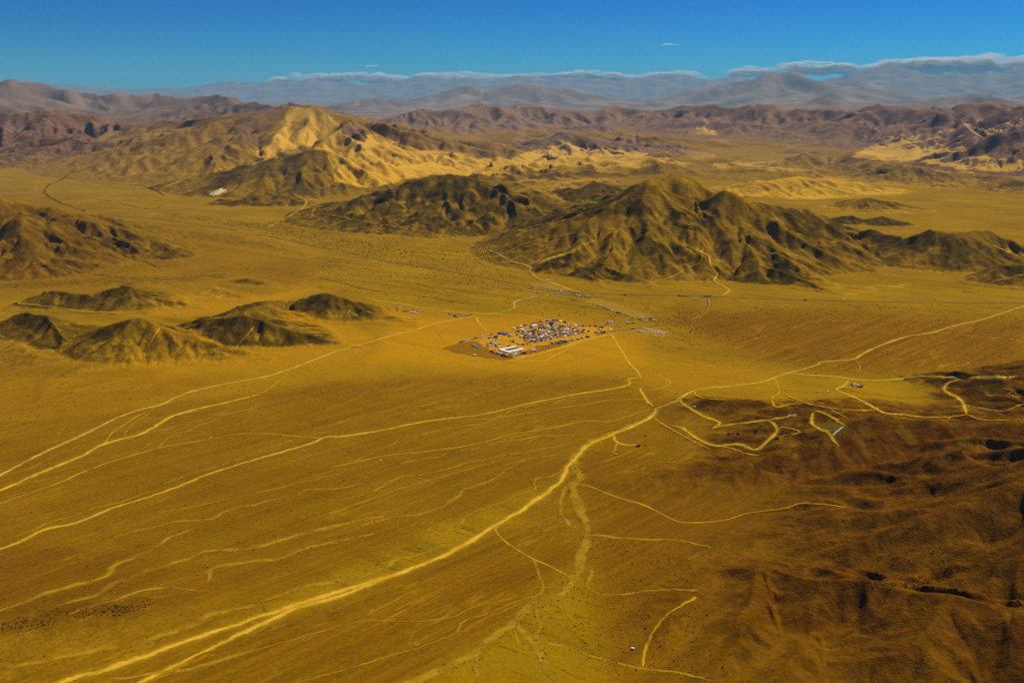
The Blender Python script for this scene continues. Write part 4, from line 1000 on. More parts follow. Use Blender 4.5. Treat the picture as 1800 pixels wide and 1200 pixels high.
 ('sand', 7, 'track from the straight one down behind the small hill', [(568, 484), (540, 490), (532, 499), (506, 516), (480, 526), (450, 531), (410, 541), (350, 550), (310, 553), (268, 555), (250, 556), (225, 554), (185, 550), (150, 549), (125, 546), (100, 541), (55, 536), (38, 535), (10, 527), (-30, 540)]),
 ('sand', 7, 'short track from the fork to the crest of the small hill', [(532, 499), (548, 506), (566, 514)]),
 ('sand', 6, 'pale scrape down the left hill', [(282, 575), (268, 597), (255, 620), (252, 635)]),
 ('sand', 6, 'pale scrape down the dark face of the second hill', [(447, 575), (430, 594), (415, 610)]),
 ('sand', 4, 'short pale scrape on the small dark hill', [(616, 544), (604, 564)]),
 ('bright', 8, 'track along the upper edge of the sand from the compound to the camp', [(640, 522), (660, 528), (682, 531), (704, 534), (738, 540), (771, 545), (804, 548), (838, 551), (860, 552), (900, 553), (940, 557), (960, 560)]),
 ('bright', 7, 'track from the approach junction to the camp corner', [(838, 556), (840, 565), (846, 572), (857, 583)]),
 ('bright', 10, 'bright rim track along the lower edge of the camp', [(1085, 585), (1048, 593), (1004, 606), (960, 618), (930, 626), (905, 633)]),
 ('bright', 6, 'track curving away from the lower rim of the camp', [(1020, 602), (1000, 612), (975, 625), (956, 634), (931, 635), (880, 634)]),
 ('sand', 7, 'track fanning right from the camp gate, lower one', [(1036, 604), (1097, 623), (1151, 635), (1200, 641), (1260, 645)]),
 ('sand', 7, 'track fanning right from the camp gate, upper one', [(1075, 601), (1127, 615), (1200, 632), (1240, 641), (1270, 650)]),
 ('sand', 6, 'track from the wash crossing right along the plain', [(1150, 660), (1200, 655), (1300, 652), (1384, 656)]),
 ('faint', 8, 'faint line along the upper edge of the gravel fan', [(480, 690), (600, 662), (690, 648), (760, 640), (830, 634), (880, 634)]),
 ('sand', 6, 'straight thin track on the right plain', [(1652, 584), (1722, 592), (1800, 598), (1840, 601)]),
 ('faint', 5, 'faint thin track on the right plain', [(1555, 608), (1600, 614), (1648, 618)]),
 ('faint', 6, 'short hooked track on the right plain', [(1501, 631), (1510, 640), (1512, 647), (1508, 655)]),
 ('sand', 7, 'track from the highway into the side valley at right', [(1481, 526), (1504, 516), (1497, 512), (1528, 505), (1567, 495), (1644, 483), (1695, 474)]),
 ('sand', 7, 'track around the small dark hill at the right edge', [(1700, 512), (1722, 507), (1742, 497), (1800, 483), (1840, 476)]),
 ('faint', 6, 'faint track up the front spur from the highway', [(1419, 526), (1430, 515), (1442, 505)]),
 ('sand', 10, 'thin track in the far left valley', [(64, 338), (64, 325), (71, 303), (79, 290), (69, 283)]),
 ('pale', 11, 'pale track crossing the wash below the dark foot hill', [(517, 343), (530, 349), (539, 355), (535, 363), (525, 371), (502, 384), (471, 400)]),
 ('sand', 14, 'short pale track at the mouth of the side valley', [(560, 384), (548, 378), (556, 365), (572, 363)]),
 ('sand', 8, 'pale line along the foot of the dark hills', [(852, 444), (830, 432), (780, 415), (700, 400), (640, 390), (590, 380), (560, 376)]),
 ('sand', 22, 'sandy ravine floor below the sand slope', [(480, 277), (453, 287), (400, 296), (333, 314), (280, 333)]),
 ('sand', 12, 'pale strip beside the highway', [(408, 405), (428, 409), (480, 417), (544, 429), (607, 446)]),
 ('pale', 6, 'pale track from the long shed to the highway', [(966, 496), (990, 504), (1013, 512), (1040, 520)]),
 ('sand', 6, 'pale track along the lower side of the highway', [(1055, 524), (1100, 523), (1160, 523), (1210, 525), (1235, 527)]),
 ('faint', 6, 'faint curved track inside the camp approach', [(760, 572), (768, 582), (775, 592), (782, 602)]),
 ('sand', 8, 'sandy shoulder of the compound road', [(695, 560), (720, 566), (745, 561), (775, 558), (800, 556)]),
]
WASHES = [
 ('wash', 27, 6, 'main dry wash, a broad speckled band winding down the fan to the bottom edge', [(1200, 700), (1165, 716), (1147, 730), (1100, 753), (1055, 770), (1022, 787), (1008, 805), (1012, 822), (1018, 838), (1010, 852), (1010, 870), (1020, 890), (1027, 915), (1031, 937), (1027, 958), (1023, 975), (1018, 1000), (1012, 1018), (1002, 1032), (977, 1047), (933, 1067), (900, 1097), (867, 1123), (817, 1157), (767, 1180), (723, 1199), (670, 1225)]),
 ('wash', 11, 4, 'side wash joining the main one from the right hillside', [(1033, 938), (1067, 943), (1117, 947), (1167, 947), (1200, 950), (1250, 965)]),
 ('wash', 10, 4, 'side branch left of the main wash', [(1005, 845), (995, 860), (986, 880), (988, 900), (997, 920), (1017, 932)]),
 ('wash', 16, 5, 'tributary wash below the bend of the main one', [(913, 1093), (922, 1110), (933, 1127), (947, 1152), (960, 1173), (985, 1202)]),
 ('wash', 10, 3, 'narrow tributary running straight down from the bend', [(945, 1067), (947, 1100), (945, 1127), (955, 1150)]),
 ('wash', 7, 3, 'thin tributary at the bottom centre', [(843, 1150), (838, 1170), (840, 1185), (835, 1205)]),
 ('wash', 8, 3, 'thin tributary below the wash by the bottom edge', [(905, 1110), (915, 1140), (910, 1165), (912, 1200)]),
 ('wash', 9, 3, 'stony runnel on the right of the wash bend', [(1040, 1000), (1035, 1030), (1060, 1045), (1110, 1042), (1180, 1036), (1230, 1040)]),
 ('wash', 9, 3, 'stony runnel down the lower hillside', [(950, 1130), (1000, 1140), (1060, 1158), (1110, 1170), (1180, 1180), (1260, 1200)]),
 ('gully', 12, 6, 'sandy runnel on the lower left fan, upper one', [(-40, 1090), (0, 1075), (50, 1057), (117, 1033), (183, 1012), (197, 997), (233, 980), (267, 962), (297, 945), (340, 930)]),
 ('gully', 14, 8, 'branching sandy runnel on the lower left fan', [(100, 1065), (167, 1043), (217, 1020), (283, 997), (333, 982), (367, 970), (433, 962), (483, 952), (550, 932), (600, 922), (680, 905)]),
 ('gully', 12, 8, 'second branch of the sandy runnels', [(360, 1022), (373, 1003), (433, 988), (500, 982), (533, 967), (593, 950), (660, 940)]),
 ('gully', 14, 6, 'sandy runnel above the widest bright road', [(-30, 1172), (0, 1167), (77, 1163), (150, 1148), (233, 1132), (293, 1117), (333, 1100), (363, 1082), (400, 1075), (443, 1063), (500, 1040), (540, 1027), (600, 1023), (640, 1015), (683, 990), (707, 977), (725, 985)]),
 ('gully', 7, 4, 'curved runnel over the dark rise at lower left', [(120, 1080), (173, 1063), (233, 1043), (277, 1034), (333, 1037), (367, 1038)]),
 ('gully', 8, 6, 'thin runnel along the bottom left plain', [(60, 1215), (130, 1195), (250, 1185), (350, 1172), (450, 1140)]),
 ('gully', 6, 5, 'dry gully dotted with scrub, first on the fan', [(290, 850), (310, 843), (350, 830), (400, 813), (440, 797), (483, 785), (533, 767), (580, 757)]),
 ('gully', 7, 6, 'dry gully dotted with scrub, second on the fan', [(200, 945), (273, 925), (310, 916), (367, 912), (400, 898), (433, 888), (483, 878), (517, 870), (540, 860), (593, 858), (640, 850)]),
 ('gully', 7, 6, 'dry gully dotted with scrub, third on the fan', [(600, 880), (657, 862), (683, 847), (710, 837), (750, 833), (800, 820), (833, 810), (883, 802), (933, 793), (1000, 782)]),
 ('gully', 7, 7, 'dry gully dotted with scrub, fourth on the fan', [(620, 930), (697, 908), (733, 905), (777, 890), (807, 870), (817, 857), (867, 840), (900, 817), (933, 807), (990, 800)]),
 ('gully', 6, 6, 'dry gully dotted with scrub, beside the widest road', [(800, 937), (813, 910), (833, 898), (877, 887), (900, 872), (933, 860), (940, 843), (967, 837), (993, 823)]),
 ('gully', 6, 6, 'dry gully dotted with scrub, along the top of the fan', [(540, 755), (600, 742), (620, 735), (643, 728), (680, 723), (700, 718), (747, 712), (787, 702), (817, 695), (833, 692), (867, 685), (910, 673), (950, 660)]),
 ('gully', 7, 6, 'dry gully dotted with scrub, between the long tracks', [(600, 815), (680, 787), (707, 768), (750, 762), (807, 750), (850, 742), (883, 730), (907, 718), (967, 707), (1017, 698), (1067, 693), (1110, 688)]),
 ('gully', 5, 5, 'dry gully dotted with scrub, in the upper corner of the fan', [(560, 722), (600, 710), (633, 698), (667, 680), (710, 668)]),
 ('gully', 5, 5, 'dry gully dotted with scrub, near the left edge', [(0, 845), (33, 835), (60, 820), (100, 800), (135, 790)]),
 ('gully', 6, 5, 'runnel along the second gully at left', [(30, 945), (70, 925), (130, 905), (200, 885), (270, 862)]),
 ('gully', 6, 6, 'dry gully dotted with scrub, under the second fan track', [(700, 815), (790, 797), (870, 780), (940, 768), (1000, 765), (1060, 757)]),
 ('gully', 6, 6, 'dry gully dotted with scrub, on the lower fan', [(700, 935), (760, 930), (775, 945), (770, 960), (730, 975), (690, 985), (640, 1008)]),
 ('dark', 16, 12, 'dark scrubby wash in the far left valley', [(133, 290), (128, 300), (107, 317), (83, 327), (80, 340), (101, 354), (150, 372)]),
 ('dark', 9, 8, 'dark drainage line in the far left plain', [(140, 318), (180, 322), (230, 325), (268, 332), (290, 345)]),
 ('dark', 8, 8, 'second dark drainage line in the far left plain', [(100, 340), (150, 346), (200, 355), (260, 368), (285, 362)]),
 ('dark', 6, 5, 'dark gully line on the plain above the small hill', [(560, 488), (600, 497), (640, 508), (690, 515), (760, 524), (820, 534)]),
 ('dark', 5, 5, 'dark gully line under the broad left hill', [(60, 465), (110, 470), (150, 480), (200, 486), (280, 490)]),
 ('dark', 6, 5, 'dark gully line at the foot of the left hill', [(200, 440), (230, 455), (255, 460), (280, 472)]),
]
def arc_label(kind):
    return {'wash': 'dry_wash', 'gully': 'dry_gully', 'dark': 'dark_gully'}[kind]
LINES = []
for k, (kd, wd, lb, pts) in enumerate(TRACKS):
    X, Y, s = ground_line(pts, 6, wob=min(wd * .25, 3), seed=k)
    if len(X) < 4: continue
    o = ribbon('dirt_track', X, Y, s, wd * 1.05 * (2.7 if kd in ('bright', 'pale') else 1.0), TM[kd], seed=k)
    tag(o, lb, 'dirt track', 'tracks across the desert', 'structure')
for k, (kd, wd, wob, lb, pts) in enumerate(WASHES):
    X, Y, s = ground_line(pts, 6, wob=wob * 1.6, seed=100 + k)
    if len(X) < 4: continue
    LINES.append((kd, wd, X, Y))
    o = ribbon(arc_label(kd), X, Y, s, wd * (1.7 if kd == 'gully' else 1.0), TM[kd], seed=k, vary=.5, lift=.3)
    tag(o, lb, 'dry wash', 'dry washes of the desert floor', 'structure')
HW = [(1900, 536), (1800, 533), (1560, 531), (1400, 527), (1300, 523.5), (1243, 521.5), (1190, 520), (1097, 518), (1050, 516.5), (1005, 514), (960, 508), (930, 503), (870, 492), (800, 479), (700, 463), (640, 451), (560, 434), (480, 417), (400, 403), (340, 394), (280, 386), (200, 379)]
X, Y, s = ground_line(HW, 6)
tag(ribbon('road_shoulder', X, Y, s, 30, TM['sand'], lift=.3, vary=.3), 'sandy shoulder on both sides of the dark highway', 'road shoulder', kind='structure')
tag(ribbon('highway', X, Y, s, 11, TM['tar'], lift=.9, vary=.05), 'dark straight highway crossing the valley behind the camp', 'highway', kind='structure')
X, Y, s = ground_line([(1243, 521.5), (1244, 528), (1243, 540), (1239, 548), (1230, 556), (1215, 562), (1180, 568), (1145, 574), (1100, 580), (1075, 583), (1045, 590)], 6)
tag(ribbon('access_road', X, Y, s, 24, TM['sand'], lift=.35, vary=.3), 'sandy verge of the camp access road', 'road shoulder', kind='structure')
tag(ribbon('access_road', X, Y, s, 11, TM['brown'], lift=.9, vary=.05), 'brown access road curving from the highway gate to the camp', 'road', kind='structure')

def pad(name, pts, mat, label, cat, lift=.25):
    """a patch of worked ground: a draped sheet inside an outline of photograph pixels"""
    W = np.array([ground_at(u, v) for u, v in pts])
    x0, y0 = W.min(0); x1, y1 = W.max(0)
    st = 4.0
    nx, ny = max(3, int((x1 - x0) / st)), max(3, int((y1 - y0) / st))
    xs, ys = np.linspace(x0, x1, nx), np.linspace(y0, y1, ny)
    XX, YY = np.meshgrid(xs, ys)
    ins = np.zeros(XX.shape, bool)
    wx = XX + 11 * perlin(XX / 37, YY / 37) + 6 * perlin(XX / 14, YY / 14); wy = YY + 11 * perlin(XX / 37 + 9, YY / 37) + 6 * perlin(XX / 14 + 9, YY / 14)
    for k in range(len(W)):
        ax, ay = W[k]; bx, by = W[(k + 1) % len(W)]
        c = (ay > wy) != (by > wy)
        ins ^= c & (wx < (bx - ax) * (wy - ay) / (by - ay + 1e-12) + ax)
    _zoff[0] += 1
    ZZ = height(XX, YY) + lift + .004 * (_zoff[0] % 60)
    id_ = np.arange(nx * ny).reshape(ny, nx)
    q = np.stack([id_[:-1, :-1], id_[:-1, 1:], id_[1:, 1:], id_[1:, :-1]], -1)
    q = q[ins[:-1, :-1] & ins[1:, 1:] & ins[:-1, 1:] & ins[1:, :-1]]
    if len(q) == 0: return None
    uq, inv = np.unique(q.ravel(), return_inverse=True)
    me = np_mesh(name, np.stack([XX, YY, ZZ], -1).reshape(-1, 3)[uq], inv.reshape(-1, 4))
    me.materials.append(mat)
    o = bpy.data.objects.new(name, me); COL.objects.link(o)
    return tag(o, label, cat, kind='structure')
def plain_mat(name, c1, c2, sc=20.0, keep=1.0):
    m, n, l, b, out = new_mat(name)
    t = NT(n, l)
    pos = n.new('ShaderNodeNewGeometry').outputs['Position']
    n1 = t.noise(pos, 1 / sc, 5, .65)
    l.new(t.mix(t.ramp(n1, .3, .7), c1, c2), b.inputs['Base Color'])
    if keep < 1:
        n2 = t.noise(pos, 1 / (sc * .6), 4, .6)
        tr = n.new('ShaderNodeBsdfTransparent'); mx = n.new('ShaderNodeMixShader')
        l.new(t.ramp(n2, .3, .6, keep * .4, keep), mx.inputs[0]); l.new(tr.outputs[0], mx.inputs[1]); l.new(b.outputs[0], mx.inputs[2])
        l.new(mx.outputs[0], out.inputs['Surface'])
    return m
PALEPAD = plain_mat('pale_gravel', (.36, .20, .01, 1), (.46, .265, .02, 1), 25, .8)
CAMPPAD = plain_mat('trodden_sand', (.58, .28, .003, 1), (.68, .345, .006, 1), 25, .8)
BROWNPAD = plain_mat('brown_earth', (.21, .095, .003, 1), (.34, .15, .003, 1), 16, .72)
GREENPAD = plain_mat('green_tailings', (.17, .11, .008, 1), (.23, .16, .02, 1), 12, .6)
WHITEPAD = plain_mat('white_tailings', (.60, .48, .22, 1), (.75, .62, .34, 1), 12, .9)
pad('parking_strip', [(1020, 529), (1041, 524.5), (1056, 525), (1100, 539), (1138, 552), (1166, 562.5), (1140, 565), (1097, 553), (1041, 535)], PALEPAD, 'long pale parking strip between the highway and the access road', 'parking strip')
pad('gravel_patch', [(930, 497), (965, 497), (1010, 510), (980, 513), (935, 508)], PALEPAD, 'pale gravel patch by the long white shed', 'gravel patch')
pad('tent_pad', [(1075, 584), (1090, 580), (1130, 576), (1170, 580), (1186, 587), (1165, 594), (1120, 589)], PALEPAD, 'pale trodden patch under the white dome tents', 'camp ground')
pad('camp_ground', [(905, 585), (965, 563), (1000, 566), (1035, 572), (1075, 576), (1085, 583), (1050, 592), (1003, 605), (945, 622), (905, 632), (870, 622), (838, 606), (850, 592)], CAMPPAD, 'orange trodden sand between the vehicles of the camp', 'camp ground')
pad('bare_earth', [(775, 612), (808, 602), (840, 598), (850, 608), (868, 617), (905, 630), (890, 635), (845, 628), (800, 620)], BROWNPAD, 'brown graded earth at the left corner of the camp', 'camp ground')
pad('bare_earth', [(920, 618), (945, 608), (985, 598), (1002, 598), (1000, 605), (960, 616), (930, 626)], BROWNPAD, 'brown graded earth along the lower edge of the camp', 'camp ground', .3)
pad('tailings', [(1755, 682), (1770, 674), (1790, 673), (1793, 680), (1778, 690), (1758, 692)], GREENPAD, 'greenish tailings around the square mine pit', 'tailings')
pad('tailings', [(1440, 745), (1462, 735), (1485, 748), (1470, 765), (1452, 760)], GREENPAD, 'greenish tailings inside the S shaped road', 'tailings')
pad('salt_patch', [(366, 342), (378, 334), (400, 333), (392, 340), (375, 345)], WHITEPAD, 'white salt patch at the foot of the left mountain', 'salt patch')
pad('tailings', [(1378, 731), (1392, 727), (1402, 728), (1398, 733)], WHITEPAD, 'small pale spoil heap at the end of the hill track', 'tailings')
# ----------------------------------------------------------------- scrub, boulders
def blobs(name, P, size, hgt, mat, label, cat, seed, n=5, squash=1.0):
    """many small rounded clumps standing on the ground, one mesh"""
    rg = np.random.RandomState(seed)
    P = np.array(P); N = len(P)
    z = height(P[:, 0], P[:, 1])
    ang = rg.rand(N)[:, None] * 6.28 + np.arange(n)[None] * 2 * np.pi / n
    r0 = size[:, None] * rg.uniform(.35, .6, (N, n)); r1 = size[:, None] * rg.uniform(.25, .5, (N, n))
    hh = hgt[:, None]
    ring = lambda r, zz: np.stack([P[:, :1] + r * np.cos(ang), P[:, 1:2] + r * np.sin(ang) * squash, z[:, None] + zz], -1)
    A = ring(r0, -.25 * hh * np.ones((1, n))); B = ring(r1 * 1.05, hh * rg.uniform(.5, .85, (N, n)))
    T = np.stack([P[:, 0] + rg.uniform(-.1, .1, N) * size, P[:, 1], z + hgt], -1)[:, None]
    Vv = np.concatenate([A, B, T], 1)
    k = np.arange(n); k2 = (k + 1) % n
    f3 = np.concatenate([np.stack([k, k2, n + k2], -1), np.stack([k, n + k2, n + k], -1), np.stack([n + k, n + k2, np.full(n, 2 * n)], -1)])
    F = (f3[None] + (np.arange(N) * (2 * n + 1))[:, None, None]).reshape(-1, 3)
    me = np_mesh(name, Vv.reshape(-1, 3), F, smooth=False)
    me.materials.append(mat)
    o = bpy.data.objects.new(name, me); COL.objects.link(o)
    return tag(o, label, cat, kind='stuff')

def scatter(pts, n, seed, clump=0.0):
    """random places inside an outline (even over the ground, not over the picture)"""
    rg = np.random.RandomState(seed)
    W = np.array([ground_at(u, v) for u, v in pts])
    x0, y0 = W.min(0); x1, y1 = W.max(0)
    out = []
    got = 0
    for _ in range(60):
        x = rg.uniform(x0, x1, n); y = rg.uniform(y0, y1, n)
        ins = np.zeros(n, bool)
        for k in range(len(W)):
            ax, ay = W[k]; bx, by = W[(k + 1) % len(W)]
            c = (ay > y) != (by > y)
            ins ^= c & (x < (bx - ax) * (y - ay) / (by - ay + 1e-12) + ax)
        if clump:
            # thicker in drifts running with the drainage
            q = x * .81 - y * .59; w = x * .59 + y * .81
            ins &= perlin(q / 420, w / 70) * .7 + perlin(q / 90, w / 25) * .6 + rg.uniform(-.6, .6, n) > clump
        out.append(np.stack([x[ins], y[ins]], -1)); got += int(ins.sum())
        if got >= n: break
    return np.concatenate(out)[:n]
def simple_mat(name, c, rough=.6, spec=.3, metal=0.0, vary=0.0):
    m, n, l, b, out = new_mat(name)
    b.inputs['Roughness'].default_value = rough; b.inputs['Specular IOR Level'].default_value = spec
    b.inputs['Metallic'].default_value = metal
    t = NT(n, l)
    pos = n.new('ShaderNodeNewGeometry').outputs['Position']
    n1 = t.noise(pos, .35, 4, .6)
    a = tuple(x * .78 for x in c) + (1,); bb = tuple(min(1, x * 1.12) for x in c) + (1,)
    l.new(t.mix(t.ramp(n1, .3, .7), a, bb), b.inputs['Base Color'])
    return m
BUSH = simple_mat('dry_scrub', (.042, .032, .004), .95, 0)
ROCKM = simple_mat('dark_boulders', (.10, .045, .006), .95, 0)
rg = np.random.RandomState(3)
PL = [scatter([(1180, 545), (1800, 560), (1800, 660), (1500, 655), (1250, 640), (1150, 600)], 1700, 1, .1),
      scatter([(1130, 556), (1240, 556), (1300, 590), (1220, 612), (1180, 590)], 420, 2, .0),
      scatter([(1060, 528), (1235, 528), (1235, 555), (1140, 570)], 160, 3, .0),
      scatter([(280, 372), (560, 402), (860, 468), (960, 505), (900, 512), (640, 452), (400, 398), (270, 383)], 2600, 4, .0),
      scatter([(300, 380), (560, 385), (760, 418), (860, 450), (830, 470), (560, 420), (400, 395)], 1500, 5, .1),
      scatter([(560, 445), (860, 495), (960, 520), (900, 545), (700, 530), (560, 510)], 900, 6, .1),
      scatter([(870, 550), (960, 525), (1040, 535), (1090, 562), (1060, 572), (960, 556)], 200, 7, .0),
      scatter([(0, 330), (120, 330), (300, 350), (330, 380), (120, 362), (0, 345)], 500, 8, .05),
      scatter([(1300, 530), (1800, 538), (1800, 560), (1300, 552)], 380, 9, .1),
      scatter([(150, 440), (560, 470), (500, 520), (300, 500), (100, 490)], 260, 10, .1),
      scatter([(0, 690), (1100, 660), (1000, 800), (500, 1000), (0, 1150)], 1300, 11, .15),
      scatter([(1020, 950), (1200, 960), (1300, 1190), (960, 1190), (900, 1090)], 700, 12, .1),
      scatter([(1180, 690), (1480, 690), (1780, 730), (1700, 760), (1300, 800), (1180, 760)], 420, 13, .1)]
for kd, wd, X, Y in LINES:
    m_ = {'wash': 1.0, 'gully': .75, 'dark': 1.4}[kd]
    L = np.hypot(np.diff(X), np.diff(Y)).sum()
    n = int(L / 5 * m_ * (2.0 if wd > 25 else 1.0))
    i = rg.randint(0, len(X), n)
    keep = perlin(i * 3.0 / 40 + wd, i * 0 + wd * 1.7) + rg.uniform(-.5, .5, n) > (-.15 if kd != 'gully' else .0)
    i = i[keep]
    sp = wd * (.42 if kd != 'gully' else .75)
    PL.append(np.stack([X[i] + rg.normal(0, sp, len(i)), Y[i] + rg.normal(0, sp, len(i))], -1))
P = np.concatenate(PL)
sz = rg.uniform(1.5, 3.6, len(P)) * np.where(rg.rand(len(P)) < .1, 1.5, 1) * np.clip(P[:, 1] / 3600, .7, 1.5)
blobs('scrub', P, sz, sz * rg.uniform(.45, .7, len(P)), BUSH, 'small dark desert bushes dotted over the plains and along the dry gullies', 'scrub', 5)
B = np.concatenate([scatter([(-20, 1105), (30, 1085), (100, 1075), (200, 1062), (270, 1052), (260, 1068), (180, 1090), (90, 1098), (30, 1112)], 300, 21, .1),
                    scatter([(1540, 980), (1640, 950), (1700, 1000), (1600, 1060)], 120, 22), scatter([(1620, 800), (1790, 760), (1790, 830), (1650, 880)], 180, 23),
                    scatter([(1500, 1015), (1640, 1010), (1640, 1035), (1520, 1040)], 120, 24)])
sz = rg.uniform(1.2, 3.2, len(B))
blobs('boulders', B, sz, sz * .7, ROCKM, 'dark reddish boulders strewn on the rocky rises in the foreground', 'boulders', 6)

# ----------------------------------------------------------------- building blocks
class MB:
    def __init__(s): s.v, s.f, s.m = [], [], []
    def quad(s, pts, mi=0):
        k = len(s.v); s.v += [tuple(p) for p in pts]; s.f.append(tuple(range(k, k + len(pts)))); s.m.append(mi)
    def box(s, x0, x1, y0, y1, z0, z1, mi=0, tx=0.0, ty=0.0):
        """tx, ty draw the top in"""
        k = len(s.v)
        s.v += [(x0, y0, z0), (x1, y0, z0), (x1, y1, z0), (x0, y1, z0), (x0 + tx, y0 + ty, z1), (x1 - tx, y0 + ty, z1), (x1 - tx, y1 - ty, z1), (x0 + tx, y1 - ty, z1)]
        for q in ((3, 2, 1, 0), (4, 5, 6, 7), (0, 1, 5, 4), (1, 2, 6, 5), (2, 3, 7, 6), (3, 0, 4, 7)):
            s.f.append(tuple(k + i for i in q)); s.m.append(mi)
    def prism(s, prof, y0, y1, mi=0):
        """side outline in x-z pushed from y0 to y1"""
        k = len(s.v); n = len(prof)
        s.v += [(x, y0, z) for x, z in prof] + [(x, y1, z) for x, z in prof]
        s.f.append(tuple(k + i for i in range(n))); s.m.append(mi)
        s.f.append(tuple(k + n + i for i in reversed(range(n)))); s.m.append(mi)
        for i in range(n):
            j = (i + 1) % n
            s.f.append((k + j, k + i, k + n + i, k + n + j)); s.m.append(mi)
    def wheel(s, x, y, r, w, mi=0, n=10):
        s.prism([(x + r * math.cos(a * 2 * math.pi / n), r + r * math.sin(a * 2 * math.pi / n)) for a in range(n)], y - w / 2, y + w / 2, mi)
    def cyl(s, x, y, z0, z1, r0, r1, mi=0, n=8):
        k = len(s.v)
        for z, r in ((z0, r0), (z1, r1)):
            s.v += [(x + r * math.cos(a * 2 * math.pi / n), y + r * math.sin(a * 2 * math.pi / n), z) for a in range(n)]
        s.f.append(tuple(k + n + a for a in range(n))); s.m.append(mi)
        for a in range(n):
            b = (a + 1) % n
            s.f.append((k + a, k + b, k + n + b, k + n + a)); s.m.append(mi)
    def build(s, name, mats, parent=None, link=True):
        me = bpy.data.meshes.new(name)
        me.from_pydata(s.v, [], s.f)
        bm = bmesh.new(); bm.from_mesh(me); bmesh.ops.recalc_face_normals(bm, faces=bm.faces); bm.to_mesh(me); bm.free()
        for m in mats: me.materials.append(m)
        for p, mi in zip(me.polygons, s.m): p.material_index = mi
        o = bpy.data.objects.new(name, me)
        if link: COL.objects.link(o)
        if parent: o.parent = parent
        return o

PAINT = {'white': simple_mat('white_paint', (.80, .79, .74), .35), 'cream': simple_mat('cream_paint', (.62, .56, .40), .4), 'grey': simple_mat('grey_paint', (.30, .30, .30), .4),
         'black': simple_mat('black_paint', (.022, .020, .020), .3), 'green': simple_mat('green_paint', (.035, .055, .028), .4), 'navy': simple_mat('navy_paint', (.02, .03, .12), .4),
         'red': simple_mat('red_paint', (.38, .05, .02), .4), 'orange': simple_mat('orange_paint', (.62, .17, .01), .4), 'brown': simple_mat('brown_paint', (.12, .05, .02), .5),
         'silver': simple_mat('silver_paint', (.55, .55, .54), .3, .5), 'blue': simple_mat('blue_tarp', (.015, .035, .30), .6), 'maroon': simple_mat('maroon_paint', (.13, .03, .025), .4)}
GLASS = simple_mat('dark_glass', (.02, .024, .03), .08, .5)
TYRE = simple_mat('tyre_rubber', (.02, .018, .016), .9, 0)
STEEL = simple_mat('dusty_steel', (.16, .13, .09), .6, .3)
CANVAS = simple_mat('white_canvas', (.82, .81, .78), .8, .1)
CONC = simple_mat('pale_concrete', (.45, .42, .33), .9, 0)
WOODM = simple_mat('grey_timber', (.10, .065, .03), .9, 0)
DARKIN = simple_mat('dark_opening', (.012, .010, .008), .95, 0)

def proto_truck(L=9.0):
    c = MB(); c.box(-L / 2, L / 2, -.75, .75, .75, 1.05)
    for x in (-L / 2 + 1.2, L / 2 - 2.9, L / 2 - 1.6):
        for y in (-1.0, 1.0): c.wheel(x, y, .52, .38, 1)
    root = c.build('box_truck', [STEEL, TYRE])
    k = MB(); k.prism([(-L / 2 - .1, .8), (-L / 2 + 2.0, .8), (-L / 2 + 2.0, 3.0), (-L / 2 + .35, 3.0), (-L / 2 - .1, 1.9)], -1.22, 1.22, 0)
    k.quad([(-L / 2 - .09, -1.0, 1.95), (-L / 2 - .09, 1.0, 1.95), (-L / 2 + .25, 1.0, 2.75), (-L / 2 + .25, -1.0, 2.75)], 1)
    for y in (-1.23, 1.23): k.quad([(-L / 2 + .4, y, 1.9), (-L / 2 + 1.6, y, 1.9), (-L / 2 + 1.6, y, 2.7), (-L / 2 + .6, y, 2.7)], 1)
    k.build('cab', [PAINT['white'], GLASS], root)
    b = MB(); b.box(-L / 2 + 2.2, L / 2, -1.28, 1.28, 1.06, 3.75, 0, .04, .06); b.box(-L / 2 + 2.4, L / 2 - .2, -1.1, 1.1, 3.751, 3.83, 0)
    b.build('cargo_box', [PAINT['white']], root)
    return root
def proto_van():
    c = MB()
    c.prism([(-3.0, .55), (3.0, .55), (3.0, 2.7), (-1.6, 2.75), (-2.2, 2.1), (-3.0, 1.5)], -1.08, 1.08, 0)
    c.quad([(-2.22, -.9, 2.13), (-2.22, .9, 2.13), (-1.66, .9, 2.72), (-1.66, -.9, 2.72)], 1)
    for x in (-2.0, 1.9):
        for y in (-.98, .98): c.wheel(x, y, .36, .26, 2)
    root = c.build('camper_van', [PAINT['white'], GLASS, TYRE])
    w = MB()
    for y in (-1.085, 1.085):
        w.box(-1.5, -.6, y - .01, y + .01, 1.6, 2.3); w.box(.3, 1.6, y - .01, y + .01, 1.7, 2.3)
    w.build('windows', [GLASS], root)['kind'] = 'stuff'
    return root
def proto_car():
    c = MB(); c.box(-2.2, 2.2, -.92, .92, .38, 1.0, 0, .1, .05)
    for x in (-1.4, 1.4):
        for y in (-.85, .85): c.wheel(x, y, .38, .25, 1)
    root = c.build('off_road_car', [PAINT['black'], TYRE])
    k = MB(); k.box(-1.1, 2.0, -.84, .84, 1.002, 1.72, 0, .3, .14)
    k.build('cabin', [PAINT['black']], root)
    g = MB()
    g.quad([(-1.09, -.74, 1.06), (-1.09, .74, 1.06), (-.84, .66, 1.66), (-.84, -.66, 1.66)])
    for sg in (-1, 1): g.quad([(-.8, .835 * sg, 1.08), (1.7, .835 * sg, 1.08), (1.5, .725 * sg, 1.6), (-.62, .725 * sg, 1.6)])
    g.build('windows', [GLASS], root)['kind'] = 'stuff'
    return root
